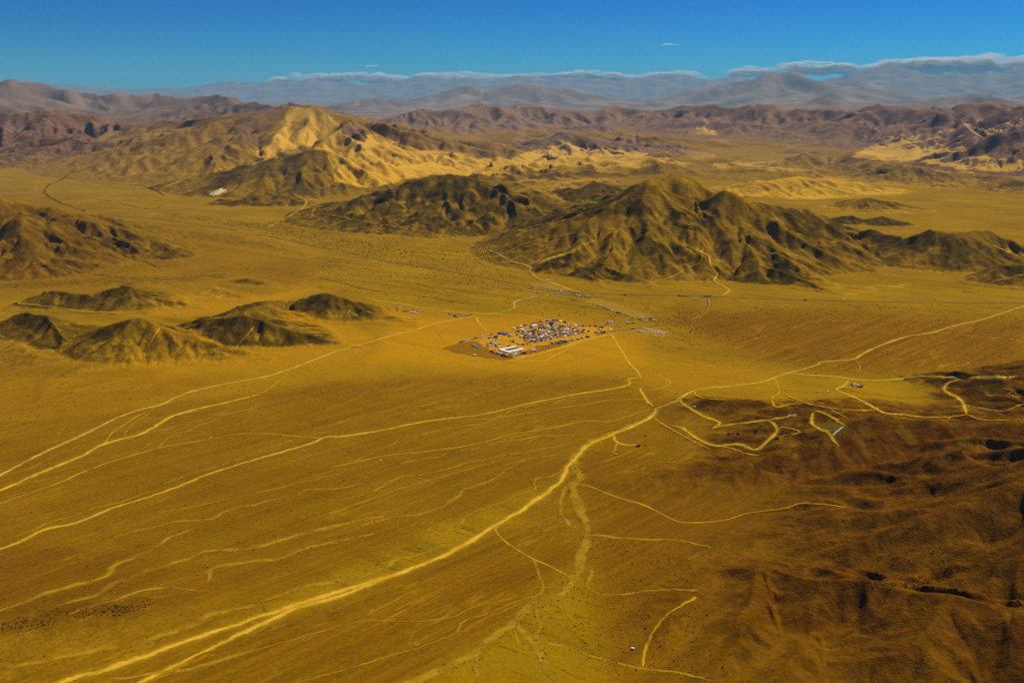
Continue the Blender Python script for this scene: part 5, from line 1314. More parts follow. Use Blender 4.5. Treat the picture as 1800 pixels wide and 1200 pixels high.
def proto_awning(L=9.0, W=6.0):
    r = MB(); r.prism([(-L / 2, 2.7), (L / 2, 2.7), (L / 2, 2.85), (-L / 2, 2.85)], -W / 2, W / 2)
    k = len(r.v)
    r.v += [(-L / 2, -W / 2, 2.86), (L / 2, -W / 2, 2.86), (L / 2, W / 2, 2.86), (-L / 2, W / 2, 2.86), (-L / 2 + 1.6, 0, 4.1), (L / 2 - 1.6, 0, 4.1)]
    for q in ((0, 1, 5, 4), (1, 2, 5), (2, 3, 4, 5), (3, 0, 4)):
        r.f.append(tuple(k + i for i in q)); r.m.append(0)
    root = r.build('canopy_tent', [CANVAS])
    w = MB(); w.box(-L / 2 + .1, L / 2 - .1, W / 2 - .14, W / 2 - .08, .05, 2.68)
    w.build('back_wall', [CANVAS], root)
    c = MB()
    for x in (-L / 2 + .2, L / 2 - .2):
        for y in (-W / 2 + .2, W / 2 - .2): c.cyl(x, y, -.4, 2.7, .07, .06, 0, 6)
    c.build('posts', [STEEL], root)['kind'] = 'stuff'
    return root
def proto_dome(r=3.9):
    c = MB(); n, rings = 14, 5; k = 0
    for i in range(rings):
        a = i / rings * math.pi / 2
        c.v += [(r * math.cos(a) * math.cos(t * 2 * math.pi / n), r * math.cos(a) * math.sin(t * 2 * math.pi / n), r * .92 * math.sin(a)) for t in range(n)]
    c.v.append((0, 0, r * .92))
    for i in range(rings - 1):
        for t in range(n):
            u = (t + 1) % n; c.f.append((i * n + t, i * n + u, (i + 1) * n + u, (i + 1) * n + t)); c.m.append(0)
    for t in range(n): c.f.append(((rings - 1) * n + t, (rings - 1) * n + (t + 1) % n, rings * n)); c.m.append(0)
    root = c.build('dome_tent', [CANVAS])
    v = MB(); v.prism([(-r - .9, 0), (-r + 1.2, 0), (-r + 1.2, 2.3), (-r - .2, 2.3), (-r - .9, 1.9)], -.9, .9, 0)
    v.build('porch', [CANVAS], root)
    d = MB(); d.box(-r - .93, -r - .905, -.6, .6, .05, 1.8); d.build('door', [DARKIN], root)
    return root

PROTO = {}
VS = 1.34
def place(kind, x, y, rot, colour, label, cat, group=None, body=None, sc=1.0):
    first = kind not in PROTO
    if first:
        PROTO[kind] = {'truck': proto_truck, 'trailer': lambda: proto_truck(14.5), 'van': proto_van, 'car': proto_car, 'awning': proto_awning,
                       'big awning': lambda: proto_awning(16, 11), 'dome': proto_dome}[kind]()
        o = PROTO[kind]; kids = list(o.children)
    else:
        o = PROTO[kind].copy(); COL.objects.link(o); kids = []
        for c in PROTO[kind].children:
            d = c.copy(); COL.objects.link(d); d.parent = o; kids.append(d)
    o.location = (x, y, float(height(x, y)) + .12)
    o.rotation_euler = (0, 0, rot); sc *= 1.0 if kind == 'dome' else VS; o.scale = (sc, sc, sc)
    def paint(ob, c):
        ob.material_slots[0].link = 'OBJECT'; ob.material_slots[0].material = PAINT.get(c, CANVAS)
    if kind in ('van', 'car', 'awning', 'big awning'): paint(o, colour)
    for d in kids:
        nm = d.name.split('.')[0]
        if nm in ('cargo_box', 'canopy', 'cabin'): paint(d, colour)
        elif nm == 'cab': paint(d, body or colour)
        elif nm == 'back_wall': paint(d, body or colour)
    return tag(o, label, cat, group)
KINDN = {'truck': 'box truck', 'trailer': 'trailer truck', 'van': 'camper van', 'car': 'off road car', 'awning': 'canopy tent', 'big awning': 'large canopy', 'dome': 'dome tent'}
CATN = {'truck': 'truck', 'trailer': 'truck', 'van': 'van', 'car': 'car', 'awning': 'tent', 'big awning': 'canopy', 'dome': 'tent'}
ORD = ['', 'first', 'second', 'third', 'fourth', 'fifth', 'sixth', 'seventh', 'eighth', 'ninth', 'tenth', 'eleventh', 'twelfth', 'thirteenth', 'fourteenth', 'fifteenth', 'sixteenth', 'seventeenth', 'eighteenth', 'nineteenth', 'twentieth']
def nth(n):
    if n <= 20: return ORD[n]
    t = ['', '', 'twenty', 'thirty', 'forty', 'fifty', 'sixty'][n // 10]
    return t[:-1] + 'ieth' if n % 10 == 0 else t + '-' + ORD[n % 10]

rnd = random.Random(12)
def row(pts, n, kinds, phrase, group, gap=.0, jit=1.5, along=True, end='from left', colours=None, minstep=0.0):
    """things set out one after another along a line of photograph pixels"""
    X, Y, s = ground_line(pts, 4)
    n = max(1, n); k = 0
    ts = sorted(((i + .5 + rnd.uniform(-.3, .3)) / n) * s[-1] for i in range(n))
    todo = []
    for t in ts:
        if rnd.random() < gap: continue
        x, y = float(np.interp(t, s, X)), float(np.interp(t, s, Y))
        a = math.atan2(float(np.interp(t + 3, s, Y) - np.interp(t - 3, s, Y)), float(np.interp(t + 3, s, X) - np.interp(t - 3, s, X)))
        kd = rnd.choices([q[0] for q in kinds], [q[1] for q in kinds])[0]
        if not along: a += math.pi / 2
        a += rnd.gauss(0, .12) + (math.pi if rnd.random() < .5 else 0)
        todo.append((x + rnd.gauss(0, jit), y + rnd.gauss(0, jit), a, kd))
    for x, y, a, kd in todo:
        for _ in range(5):
            if free(kd, x, y, a): break
            x += rnd.gauss(0, 2.5); y += rnd.gauss(0, 2.5); a += rnd.choice((0, 0, math.pi / 2))
        else: continue
        k += 1
        c = rnd.choices(*(colours or COLS[kd]))[0]
        b = rnd.choice(['white', c, c, 'grey']) if kd in ('truck', 'trailer') else None
        place(kd, x, y, a, c, '%s %s, %s %s %s' % (c, KINDN[kd], nth(k), end, phrase), CATN[kd], group, b, rnd.uniform(.95, 1.15))
    return k
SIZE = {'truck': (9.2, 2.6), 'trailer': (14.7, 2.6), 'van': (6, 2.2), 'car': (4.4, 1.9), 'awning': (9, 6), 'big awning': (16, 11), 'dome': (8, 8)}
def discs(kd, x, y, a, sc):
    L, W = SIZE[kd]; L *= sc; W *= sc
    n = max(1, int(math.ceil(L / W)))
    return [(x + math.cos(a) * t, y + math.sin(a) * t, W * .56) for t in ((i + .5) / n * L - L / 2 for i in range(n))]
def free(kd, x, y, a):
    D = discs(kd, x, y, a, VS * 1.07)
    if any((u - q[0]) ** 2 + (v - q[1]) ** 2 < (r + q[2]) ** 2 for u, v, r in D for q in USED): return False
    USED.extend(D)
    return True
RAD = {'truck': 4.6, 'trailer': 7.4, 'van': 3.2, 'car': 2.5, 'awning': 5.0, 'big awning': 8.5, 'dome': 4.0}
USED = []
COLS = {'truck': (['white', 'cream', 'green', 'black', 'red', 'navy', 'grey', 'orange'], [4, 3, 2, 5, 1, .5, 2, 1.2]),
        'trailer': (['white', 'grey', 'green', 'black', 'red'], [4, 2, 1, 3, 1]),
        'van': (['white', 'cream', 'silver', 'grey', 'maroon'], [5, 2, 2, 1, 1]),
        'car': (['black', 'white', 'silver', 'maroon', 'navy', 'green', 'grey', 'brown'], [7, 3, 2, 1.5, .6, 1.5, 2, 2.5]),
        'awning': (['white', 'cream', 'orange', 'red', 'green', 'blue', 'brown'], [4, 4, 3, .8, 2, .4, 5]),
        'big awning': (['white', 'blue', 'grey'], [3, 1, 1])}
MIXV = [('truck', 5), ('van', 3), ('car', 4), ('awning', 3), ('trailer', .8)]
G0 = 'vehicles and tents parked in the camp'

# ----------------------------------------------------------------- the camp: landmarks first
def wpt(u, v): return np.array(ground_at(u, v))
def gable(mb, a, b, w, h0, h1, mi=0):
    """long tent roof between two plan points"""
    a, b = np.array(a), np.array(b); d = (b - a) / np.linalg.norm(b - a); n = np.array([-d[1], d[0]]) * w / 2
    P = [(*(a - n), h0), (*(a + n), h0), (*(b + n), h0), (*(b - n), h0), (*a, h1), (*b, h1)]
    k = len(mb.v); mb.v += [tuple(map(float, p)) for p in P]
    for q in ((0, 3, 5, 4), (1, 4, 5, 2), (0, 4, 1), (3, 2, 5), (0, 1, 2, 3)):
        mb.f.append(tuple(k + i for i in q)); mb.m.append(mi)
def wallbox(mb, a, b, w, h, mi=0):
    a, b = np.array(a), np.array(b); d = (b - a) / np.linalg.norm(b - a); n = np.array([-d[1], d[0]]) * w / 2
    k = len(mb.v)
    for z in (-1.0, h):
        mb.v += [(*map(float, p), z) for p in (a - n, a + n, b + n, b - n)]
    for q in ((4, 5, 6, 7), (0, 1, 5, 4), (1, 2, 6, 5), (2, 3, 7, 6), (3, 0, 4, 7)):
        mb.f.append(tuple(k + i for i in q)); mb.m.append(mi)
def empty(name, x, y, label, cat, group=None):
    o = bpy.data.objects.new(name, None); COL.objects.link(o); o.location = (x, y, float(height(x, y)))
    return tag(o, label, cat, group)
c0 = wpt(892, 617)
hall = empty('assembly_tent', c0[0], c0[1], 'big white U shaped tent hall around a brown courtyard at the camp front', 'tent hall')
A1, A2 = wpt(878, 616.2) - c0, wpt(906, 610.2) - c0
B1, B2 = wpt(891, 620.6) - c0, wpt(919, 614.2) - c0
d_ = (A2 - A1) / np.linalg.norm(A2 - A1)
for a, b, w in ((A1, A2, 12), (B1, B2, 15)):
    m = MB(); gable(m, a, b, w + 1.2, 4.2, 5.6); m.build('roof', [CANVAS], hall)
    m = MB(); wallbox(m, a + d_ * .6, b - d_ * .6, w, 4.15); m.build('wall', [CANVAS], hall)
n_ = (B1 - A1) / np.linalg.norm(B1 - A1)
m = MB(); gable(m, A1 + n_ * 7.2 + d_ * 7, B1 - n_ * 8.2 + d_ * 7, 14, 4.2, 5.6); m.build('roof', [CANVAS], hall)
m = MB(); wallbox(m, A1 + n_ * 7.3 + d_ * 7, B1 - n_ * 8.3 + d_ * 7, 12.6, 4.15); m.build('wall', [CANVAS], hall)
m = MB(); q = [A1 + d_ * 16 + n_ * 8, A2 + n_ * 8, B2 - n_ * 9, B1 + d_ * 16 - n_ * 9]
m.quad([(float(p[0]), float(p[1]), .45) for p in q]); m.build('courtyard', [BROWNPAD], hall)
for p in [(878, 616), (885, 614.5), (892, 613), (899, 611.5), (906, 610), (891, 620.5), (898, 619), (905, 617.3), (912, 615.8), (919, 614), (884, 618.5)]:
    w_ = wpt(*p); USED.append((w_[0], w_[1], 8.5))
for (u, v, c, lb, sc) in [(881, 586.2, 'blue', 'large blue canopy at the upper edge of the camp, left of its twin', 1.15), (889.5, 587.8, 'blue', 'large blue canopy at the upper edge of the camp, right of its twin', 1.15),
                          (898, 590.6, 'grey', 'large grey blue canopy just right of the two blue ones', 1.0), (873.5, 591.4, 'blue', 'blue canopy left of the two large blue ones', .8),
                          (840, 609, 'blue', 'blue canopy standing alone at the left end of the camp', .7), (895, 608.2, 'blue', 'blue canopy right behind the white U shaped hall', .62),
                          (938, 573.5, 'white', 'large white canopy near the top of the camp', 1.3), (1017, 570, 'grey', 'long grey canopy at the upper right edge of the camp', .7)]:
    x, y = wpt(u, v); USED.append((x, y, 8.5 * sc * VS * .8))
    place('big awning', x, y, math.atan2(*(wpt(972, 563) - wpt(880, 588))[::-1]) if u != 889.5 else math.atan2(*(wpt(972, 563) - wpt(880, 588))[::-1]), c, lb, 'canopy', 'large canopies of the camp', c, sc)
x, y = wpt(834, 625.2); USED.append((x, y, 5)); place('awning', x, y, .3, 'white', 'lone white tent on the brown earth left of the camp', 'tent', None, 'white')
# rows
row([(809, 602.5), (822, 598.5), (842, 594), (853, 590.5), (866, 588)], 20, [('truck', 4), ('van', 4), ('car', 1)], 'along the upper left edge of the camp', G0, .0, 1.5)
row([(902, 580), (914, 575.5), (928, 571.5), (948, 567), (960, 565), (972, 562.5)], 24, MIXV, 'along the upper edge of the camp', G0, .0, 2)
row([(974, 563), (992, 567), (1004, 571), (1019, 573.5), (1035, 573), (1050, 575), (1068, 576.5)], 28, MIXV, 'along the upper right edge of the camp', G0, .12, 2)
row([(863, 618), (872, 621), (883, 624.5), (894, 628)], 16, [('truck', 6), ('trailer', 1)], 'in front of the white U hall', G0, 0, 1.2)
row([(898, 628), (908, 625.5), (918, 622.5), (928, 620)], 16, [('truck', 4), ('trailer', 3)], 'on the camp edge below the U hall', G0, 0, 1.2, colours=(['green', 'white', 'grey', 'cream', 'black'], [3, 2, 2, 1, 1]))
row([(896, 625), (908, 621.5), (917, 618.5)], 12, [('truck', 3), ('van', 3)], 'against the lower side of the U hall', G0, 0, 1.2)
row([(934, 618.5), (945, 616)], 2, [('trailer', 1)], 'on the bare earth of the lower edge', G0, 0, .5, colours=(['white'], [1]))
row([(961, 608), (974, 604.8), (992, 602.2), (1006, 598.5), (1019, 595.5), (1034, 592)], 30, [('truck', 5), ('trailer', 2), ('van', 2), ('car', 2)], 'along the lower right edge of the camp', G0, 0, 1.5)
row([(966, 605), (982, 601.6), (1000, 598)], 15, [('truck', 5), ('van', 3)], 'in the second line of the lower right edge', G0, 0, 1.5)
row([(1047, 585.5), (1062, 583.5)], 5, [('trailer', 3), ('truck', 3)], 'at the right corner of the camp', G0, 0, 1)
row([(832, 607), (838, 611), (846, 613)], 8, [('van', 3), ('truck', 2)], 'around the lone blue canopy', G0, 0, 2.5)
row([(857, 606), (866, 604), (872, 600.5)], 13, [('van', 3), ('truck', 2)], 'in the block left of the U hall, upper line', G0, 0, 2)
row([(857, 609.5), (866, 607.5), (874, 604)], 13, [('van', 3), ('truck', 2)], 'in the block left of the U hall, lower line', G0, 0, 2, colours=(['white', 'cream', 'green'], [4, 2, 1]))
row([(869, 612), (876, 607.5), (886, 604.5)], 13, [('van', 3), ('truck', 2), ('awning', 1)], 'just above the U shaped hall', G0, 0, 2)
row([(860, 594.5), (869, 594), (880, 596)], 13, [('truck', 2), ('van', 3), ('awning', 3)], 'in front of the blue canopies', G0, 0, 2.5)
row([(898, 600), (908, 603), (918, 606), (928, 607)], 20, [('awning', 3), ('car', 3), ('van', 2)], 'in the line running down behind the hall', G0, 0, 2)
def lerp(a, b, t): return (a[0] + (b[0] - a[0]) * t, a[1] + (b[1] - a[1]) * t)
ROWN = 9
U0, U1, L0, L1 = (903, 583), (972, 565.5), (930, 606), (1042, 584)
NAMES = ['first', 'second', 'third', 'fourth', 'fifth', 'sixth', 'seventh', 'eighth', 'ninth', 'tenth']
for k in range(9):
    t = (k + .35) / 9
    a, b = lerp(U0, L0, t), lerp(U1, L1, t)
    row([a, lerp(a, b, .35), lerp(a, b, .7), b], 36 + k, MIXV, 'in the %s inner row of the camp' % NAMES[k], G0, .05, 2.6)
row([(1052, 579), (1060, 580.5)], 3, MIXV, 'by the gate end of the camp', G0, 0, 2)
row([(1067, 571), (1072, 568), (1078, 565)], 8, [('truck', 4), ('car', 1)], 'in the short line outside the upper corner', 'vehicles outside the camp gate', 0, 1.2)
row([(1104, 568.5), (1115, 569.5)], 4, [('trailer', 2), ('truck', 2)], 'by the access road above the domes', 'vehicles outside the camp gate', 0, .8)
row([(1076, 574), (1084, 573), (1093, 576)], 5, [('car', 2), ('van', 2)], 'at the bend outside the gate', 'vehicles outside the camp gate', 0, 2.5)
row([(1068, 581), (1076, 580), (1080, 583)], 5, [('awning', 2), ('car', 2)], 'at the camp gate', 'vehicles outside the camp gate', 0, 1.5)
# parking strip, lots by the highway
GP = 'vehicles parked along the strip'
CARS = [('car', 6), ('van', 1.5), ('truck', 1)]
row([(1041, 533), (1060, 540), (1080, 547.5), (1100, 554.5), (1120, 560.5), (1140, 566)], 52, CARS, 'in the long line on the parking strip', GP, .06, 1.3, end='from the highway')
row([(1125, 559), (1140, 560.5), (1150, 558.5), (1160, 562)], 9, CARS, 'at the low end of the strip', GP, 0, 2)
row([(1059, 537), (1066, 541)], 5, [('van', 2), ('car', 2)], 'in the cluster at the top of the strip', GP, 0, 2.5)
row([(1140, 563.5), (1153, 564)], 6, [('van', 2), ('truck', 2), ('car', 3)], 'beside the access road junction', GP, 0, 1.2)
row([(1072, 556), (1095, 557), (1112, 563)], 6, [('car', 1)], 'between the camp and the strip', GP, 0, 5)
row([(1004, 527.5), (1018, 529.5)], 8, CARS, 'on the pale patch left of the strip', GP, 0, 1.2)
GL = 'vehicles in the roadside lots'
row([(930, 507.5), (945, 509), (962, 510), (980, 512), (998, 515)], 26, CARS, 'in the upper roadside lot', GL, .1, 2.5)
row([(932, 513), (945, 514.5), (958, 515.5)], 10, CARS, 'in the lower roadside lot', GL, .1, 2.5)
row([(975, 516), (992, 517.5), (1008, 518.5), (1024, 521), (1041, 523.5)], 28, [('car', 4), ('van', 4), ('truck', 2)], 'in the bright lot at the crossroads', GL, .05, 2.5, colours=(['white', 'black', 'silver', 'cream', 'maroon'], [4, 3, 2, 1, 1]))
row([(1010, 516), (1022, 517.5), (1032, 519.5)], 8, [('car', 1)], 'in the upper line of the bright lot', GL, 0, 1.5)
row([(936, 527), (950, 520), (972, 516.5)], 5, [('car', 1)], 'on the winding pale track', GL, 0, 1)
# the lot left of the camp, and the compound
GC = 'vehicles in the lot left of the camp'
row([(785, 549.5), (790, 552), (797, 554.5), (806, 557), (810, 558.5)], 11, CARS, 'in the small left lot\'s lower line', GC, 0, 1.2)
row([(803, 551.5), (812, 554.5), (820, 555.5), (826, 553), (831, 554)], 13, CARS, 'in the small left lot\'s upper line', GC, 0, 1.8)
row([(797, 556), (808, 557.5)], 4, CARS, 'just below the small left lot', GC, 0, 2)
GK = 'vehicles at the compound'
row([(681, 538), (679, 541), (684, 544.5), (690, 546.5)], 8, [('car', 1)], 'on the curved line left of the compound', GK, 0, 1)
row([(695, 540), (702, 541.5), (710, 541)], 4, [('van', 1), ('car', 1)], 'behind the compound', GK, 0, 1)
row([(722, 543.5), (730, 546), (738, 548), (746, 547.5)], 9, [('truck', 1), ('car', 2)], 'along the back of the white building', GK, 0, 1)
row([(724, 561), (729, 562), (735, 563)], 4, [('car', 1)], 'below the compound road', GK, 0, 1)

# dome tents
GD = 'white dome tents on the pale pad'
k = 0
for (u, v) in [(1130.5, 576.8), (1134.5, 577.6), (1138.5, 578.4), (1142.5, 579.5), (1146.5, 580.3), (1150.5, 581.1), (1154.5, 581.8), (1158.5, 582.6), (1162.5, 583.4), (1166.5, 584.2)]:
    k += 1; x, y = wpt(u, v); place('dome', x, y, -2.2, 'white', 'white dome tent, %s from the left in the back line of domes' % nth(k), 'tent', GD)
k = 0
for (u, v) in [(1141, 582.2), (1146, 583.2), (1151.3, 585.2), (1155.5, 584.6), (1159.5, 585.9), (1163.8, 586.1)]:
    k += 1; x, y = wpt(u, v); place('dome', x, y, -2.2, 'white', 'white dome tent, %s from the left in the front line of domes' % nth(k), 'tent', GD)
row([(1112, 578.2), (1116, 578.4)], 2, [('awning', 1)], 'on the pad left of the domes', GD, 0, .5, colours=(['orange'], [1]))
row([(1113, 583.5), (1120, 582.4), (1124, 583), (1131, 584.2)], 6, [('van', 1)], 'in the short line left of the domes', GD, 0, 1.0, colours=(['white', 'cream'], [2, 1]))

# ----------------------------------------------------------------- buildings, poles, lone things
def house(name, u, v, L, W, Ht, rot, wallm, roofm, label, cat, pitch=1.0, doors=1, windows=2, group=None):
    x, y = wpt(u, v)
    r = empty(name, x, y, label, cat, group); r.rotation_euler = (0, 0, rot)
    m = MB(); m.box(-L / 2, L / 2, -W / 2, W / 2, -1.2, Ht); m.build('wall', [wallm], r)
    m = MB(); m.prism([(-L / 2 - .4, Ht + .01), (L / 2 + .4, Ht + .01), (L / 2 + .4, Ht + .15), (-L / 2 - .4, Ht + .15)], -W / 2 - .4, W / 2 + .4)
    if pitch:
        k = len(m.v); m.v += [(-L / 2 - .4, -W / 2 - .4, Ht + .152), (L / 2 + .4, -W / 2 - .4, Ht + .152), (L / 2 + .4, W / 2 + .4, Ht + .152), (-L / 2 - .4, W / 2 + .4, Ht + .152), (-L / 2 - .4, 0, Ht + pitch), (L / 2 + .4, 0, Ht + pitch)]
        for q in ((0, 1, 5, 4), (2, 3, 4, 5), (1, 2, 5), (3, 0, 4)): m.f.append(tuple(k + i for i in q)); m.m.append(0)
    m.build('roof', [roofm], r)
    for i in range(doors):
        m = MB(); cx = (i + .5) / doors * L * .6 - L * .3; m.box(cx - .6, cx + .6, -W / 2 - .04, -W / 2 + .02, 0, 2.1); m.build('door', [WOODM], r)
    for i in range(windows):
        m = MB(); cx = (i + .5) / windows * L * .9 - L * .45 + .3; m.box(cx - .5, cx + .5, -W / 2 - .035, -W / 2 + .02, 1.0 if abs(cx) > 1.2 else 2.3, 2.0 if abs(cx) > 1.2 else 2.6); m.build('window', [GLASS], r)
    return r
house('long_shed', 963, 493.6, 26, 9, 4, -.12, PAINT['cream'], PAINT['white'], 'long white roofed shed at the foot of the mountain spur', 'shed', .9, 2, 5)
house('house', 727, 549.5, 17, 9, 4, -.1, PAINT['white'], PAINT['white'], 'largest white building of the small compound', 'building', 1.0, 1, 4, 'buildings of the compound')
house('house', 734, 551.3, 10, 7, 3.4, .6, PAINT['white'], PAINT['cream'], 'small white building in front of the largest one in the compound', 'building', .6, 1, 2, 'buildings of the compound')
house('house', 698.5, 546.2, 7, 5, 3.2, 0, PAINT['cream'], PAINT['black'], 'dark roofed hut left of the compound buildings', 'hut', .6, 1, 1, 'buildings of the compound')
house('canopy_row', 713, 547.6, 26, 6, 2.4, -.12, WOODM, PAINT['maroon'], 'long low red brown roof between the hut and the white buildings', 'shed', .5, 1, 3, 'buildings of the compound')
GR = 'sheds of the small settlement on the right plain'
house('house', 1503, 676.2, 9, 6, 3.2, -.3, PAINT['white'], PAINT['white'], 'white building at the centre of the small settlement on the right plain', 'building', .7, 1, 3, GR)
house('house', 1509, 678, 6, 4.5, 3, .2, PAINT['cream'], PAINT['white'], 'white shed right of the central building on the right plain', 'shed', .5, 1, 1, GR)
house('house', 1497, 676, 6, 4.5, 3, .5, WOODM, PAINT['black'], 'dark shed left of the central building on the right plain', 'shed', .5, 1, 1, GR)
house('house', 1500.5, 678.6, 5, 4, 2.8, -.2, PAINT['white'], PAINT['grey'], 'small grey roofed hut below the central building on the right plain', 'hut', .4, 1, 1, GR)
row([(1489, 674.5), (1494, 677), (1505, 680.5), (1512, 680), (1518, 679)], 7, [('car', 3), ('truck', 1)], 'around the small settlement at right', 'vehicles on the right plain', 0, 1.2)
house('hut', 1455, 688.6, 5, 3.6, 2.8, .1, PAINT['white'], PAINT['white'], 'lone white hut left of the small settlement', 'hut', .5, 1, 1)
house('hut', 1221, 715.5, 4.4, 3.4, 2.7, -.4, PAINT['white'], PAINT['white'], 'small white hut on the shoulder of the low dark hill', 'hut', .5, 1, 1)
house('hut', 1112.5, 1140.5, 4.6, 3.2, 2.6, -.5, WOODM, PAINT['white'], 'lone hut with a white roof at the bottom of the picture beside the dark hill', 'hut', .5, 1, 1)
house('hut', 1083, 799.5, 4.5, 3.5, 2.6, .3, WOODM, PAINT['cream'], 'small dugout hut below the wash by the track spur', 'hut', .3, 1, 1)
def lone(kind, u, v, rot, c, lb, b=None, sc=1.0, grp=None):
    x, y = wpt(u, v); return place(kind, x, y, rot, c, lb, CATN[kind], grp, b, sc)
lone('truck', 1122, 785, .25, 'black', 'dark truck parked at the end of the bright spur by the wash', 'black', 1.0)
lone('car', 1134, 784, 1.0, 'black', 'dark car a little right of the dark truck', None, 1.1)
lone('car', 1134, 767, .6, 'black', 'dark car on the slope above the dark truck', None, 1.1)
lone('van', 534, 794, .3, 'white', 'lone white van below the long bright track on the fan', None, .9)
lone('car', 371, 769, 1.2, 'white', 'lone white car on the upper left part of the fan', None, .9)
lone('van', 310, 553.2, 0, 'white', 'white van on the track behind the left hills', None, 1.0)
lone('truck', 67, 463, .1, 'white', 'white truck at the foot of the broad left hill', 'white', 1.0)
lone('truck', 669, 810, 1.3, 'cream', 'cream truck on the middle of the fan beside the second long track', 'cream', .6)
lone('car', 1242, 537.5, 1.5, 'white', 'white car driving on the access road near the highway gate', None, 1.1)
lone('truck', 1099, 519.2, -.1, 'black', 'black truck on the highway near the left utility pole', 'black', 1.0)
lone('truck', 1194, 520.9, -.1, 'black', 'black truck on the highway by the middle utility pole', 'black', 1.0)
lone('trailer', 1200.5, 521.2, -.1, 'black', 'long black trailer truck following on the highway left of the gate', 'black', .9)
lone('car', 1207, 522, -.1, 'maroon', 'maroon car on the highway left of the gate', None, 1.2)
lone('trailer', 1415, 528, -.05, 'black', 'black trailer truck on the highway below the mountain spur', 'black', .9)
lone('car', 1345, 525.5, -.05, 'white', 'white car on the highway right of the gate', None, 1.2)
lone('truck', 1221, 441, .3, 'brown', 'brown truck on the worked ledge of the canyon road', 'brown', 1.0)
lone('car', 1207, 434.5, .3, 'black', 'dark car on the upper end of the worked ledge', None, 1.3)
lone('car', 1434, 657.5, .1, 'black', 'dark car on the pale road above the small settlement', None, 1.1)
lone('car', 1591, 667, .1, 'black', 'dark car on the pale road halfway to the dark hill', None, 1.1)
lone('trailer', 1220, 526.4, .05, 'white', 'white trailer truck parked left below the gate canopy', 'white', .8)
lone('truck', 1227, 526.4, .05, 'white', 'white truck parked right behind the white trailer at the gate', 'white', .9)
lone('van', 1234, 523.3, .1, 'white', 'white van under the left side of the gate canopy', None, 1.4)
lone('van', 1249.5, 525.2, -.1, 'white', 'white van below the right side of the gate canopy', None, 1.3)
lone('car', 1256, 523.5, 0, 'black', 'black car right of the gate canopy', None, 1.2)
# gate canopy over the junction
x, y = wpt(1243, 521.6)
gate = empty('gate_canopy', x, y, 'long dark flat canopy over the highway gate where the access road starts', 'canopy')
gate.rotation_euler = (0, 0, -.08)
for sx in (-20, -7, 7, 20):
    m = MB(); m.cyl(sx, -4, -.8, 5.5, .25, .25); m.build('post', [STEEL], gate)
    m = MB(); m.cyl(sx, 4, -.8, 5.5, .25, .25); m.build('post', [STEEL], gate)
m = MB(); m.box(-23, 23, -6, 6, 5.51, 6.6, 0, .3, .3); m.build('roof', [simple_mat('purple_brown_roof', (.045, .028, .040), .6, .2)], gate)
m = MB(); m.box(-2.5, 2.5, -2, 2, -.6, 2.8); m.build('booth', [PAINT['white']], gate)
# utility poles
for k, (u, v, lb) in enumerate([(1097, 521, 'dark utility pole with a cross arm left of the gate, by the black truck'), (1191, 521.5, 'dark utility pole with a cross arm just left of the gate'), (1306, 521.5, 'dark utility pole with a cross arm right of the gate at the mountain foot')]):
    x, y = wpt(u, v); m = MB(); m.cyl(0, 0, -1, 19, .38, .24, 0, 8)
    r = m.build('utility_pole', [WOODM]); r.location = (x, y, float(height(x, y)))
    m = MB(); m.box(-2.4, 2.4, -.14, .14, 17.6, 17.9); m.build('cross_arm', [WOODM], r)
    tag(r, lb, 'utility pole', 'utility poles along the highway')
# concrete chute on the hillside
a, b = wpt(1482, 751), wpt(1464.5, 765.5)
m = MB(); N = 10
for i in range(N):
    p, q = a + (b - a) * i / N, a + (b - a) * (i + 1) / N
    d = (b - a) / np.linalg.norm(b - a); n2 = np.array([-d[1], d[0]]) * 2.6
    z0, z1 = float(height(*p)) + 1.5, float(height(*q)) + 1.5
    for o0, o1, h0, h1 in ((-1, 1, 0, 0), (-1, -.8, 1, 1), (.8, 1, 1, 1)):
        P4 = [p + n2 * o0, p + n2 * o1, q + n2 * o1, q + n2 * o0]
        k = len(m.v)
        m.v += [(float(P4[0][0]), float(P4[0][1]), z0 - 3), (float(P4[1][0]), float(P4[1][1]), z0 - 3), (float(P4[2][0]), float(P4[2][1]), z1 - 3), (float(P4[3][0]), float(P4[3][1]), z1 - 3),
                (float(P4[0][0]), float(P4[0][1]), z0 + h0), (float(P4[1][0]), float(P4[1][1]), z0 + h0), (float(P4[2][0]), float(P4[2][1]), z1 + h1), (float(P4[3][0]), float(P4[3][1]), z1 + h1)]
        for q_ in ((4, 5, 6, 7), (0, 1, 5, 4), (1, 2, 6, 5), (2, 3, 7, 6), (3, 0, 4, 7)): m.f.append(tuple(k + i_ for i_ in q_)); m.m.append(0)
ch = m.build('concrete_chute', [CONC])
tag(ch, 'pale concrete chute running down the slope inside the S shaped road', 'chute')
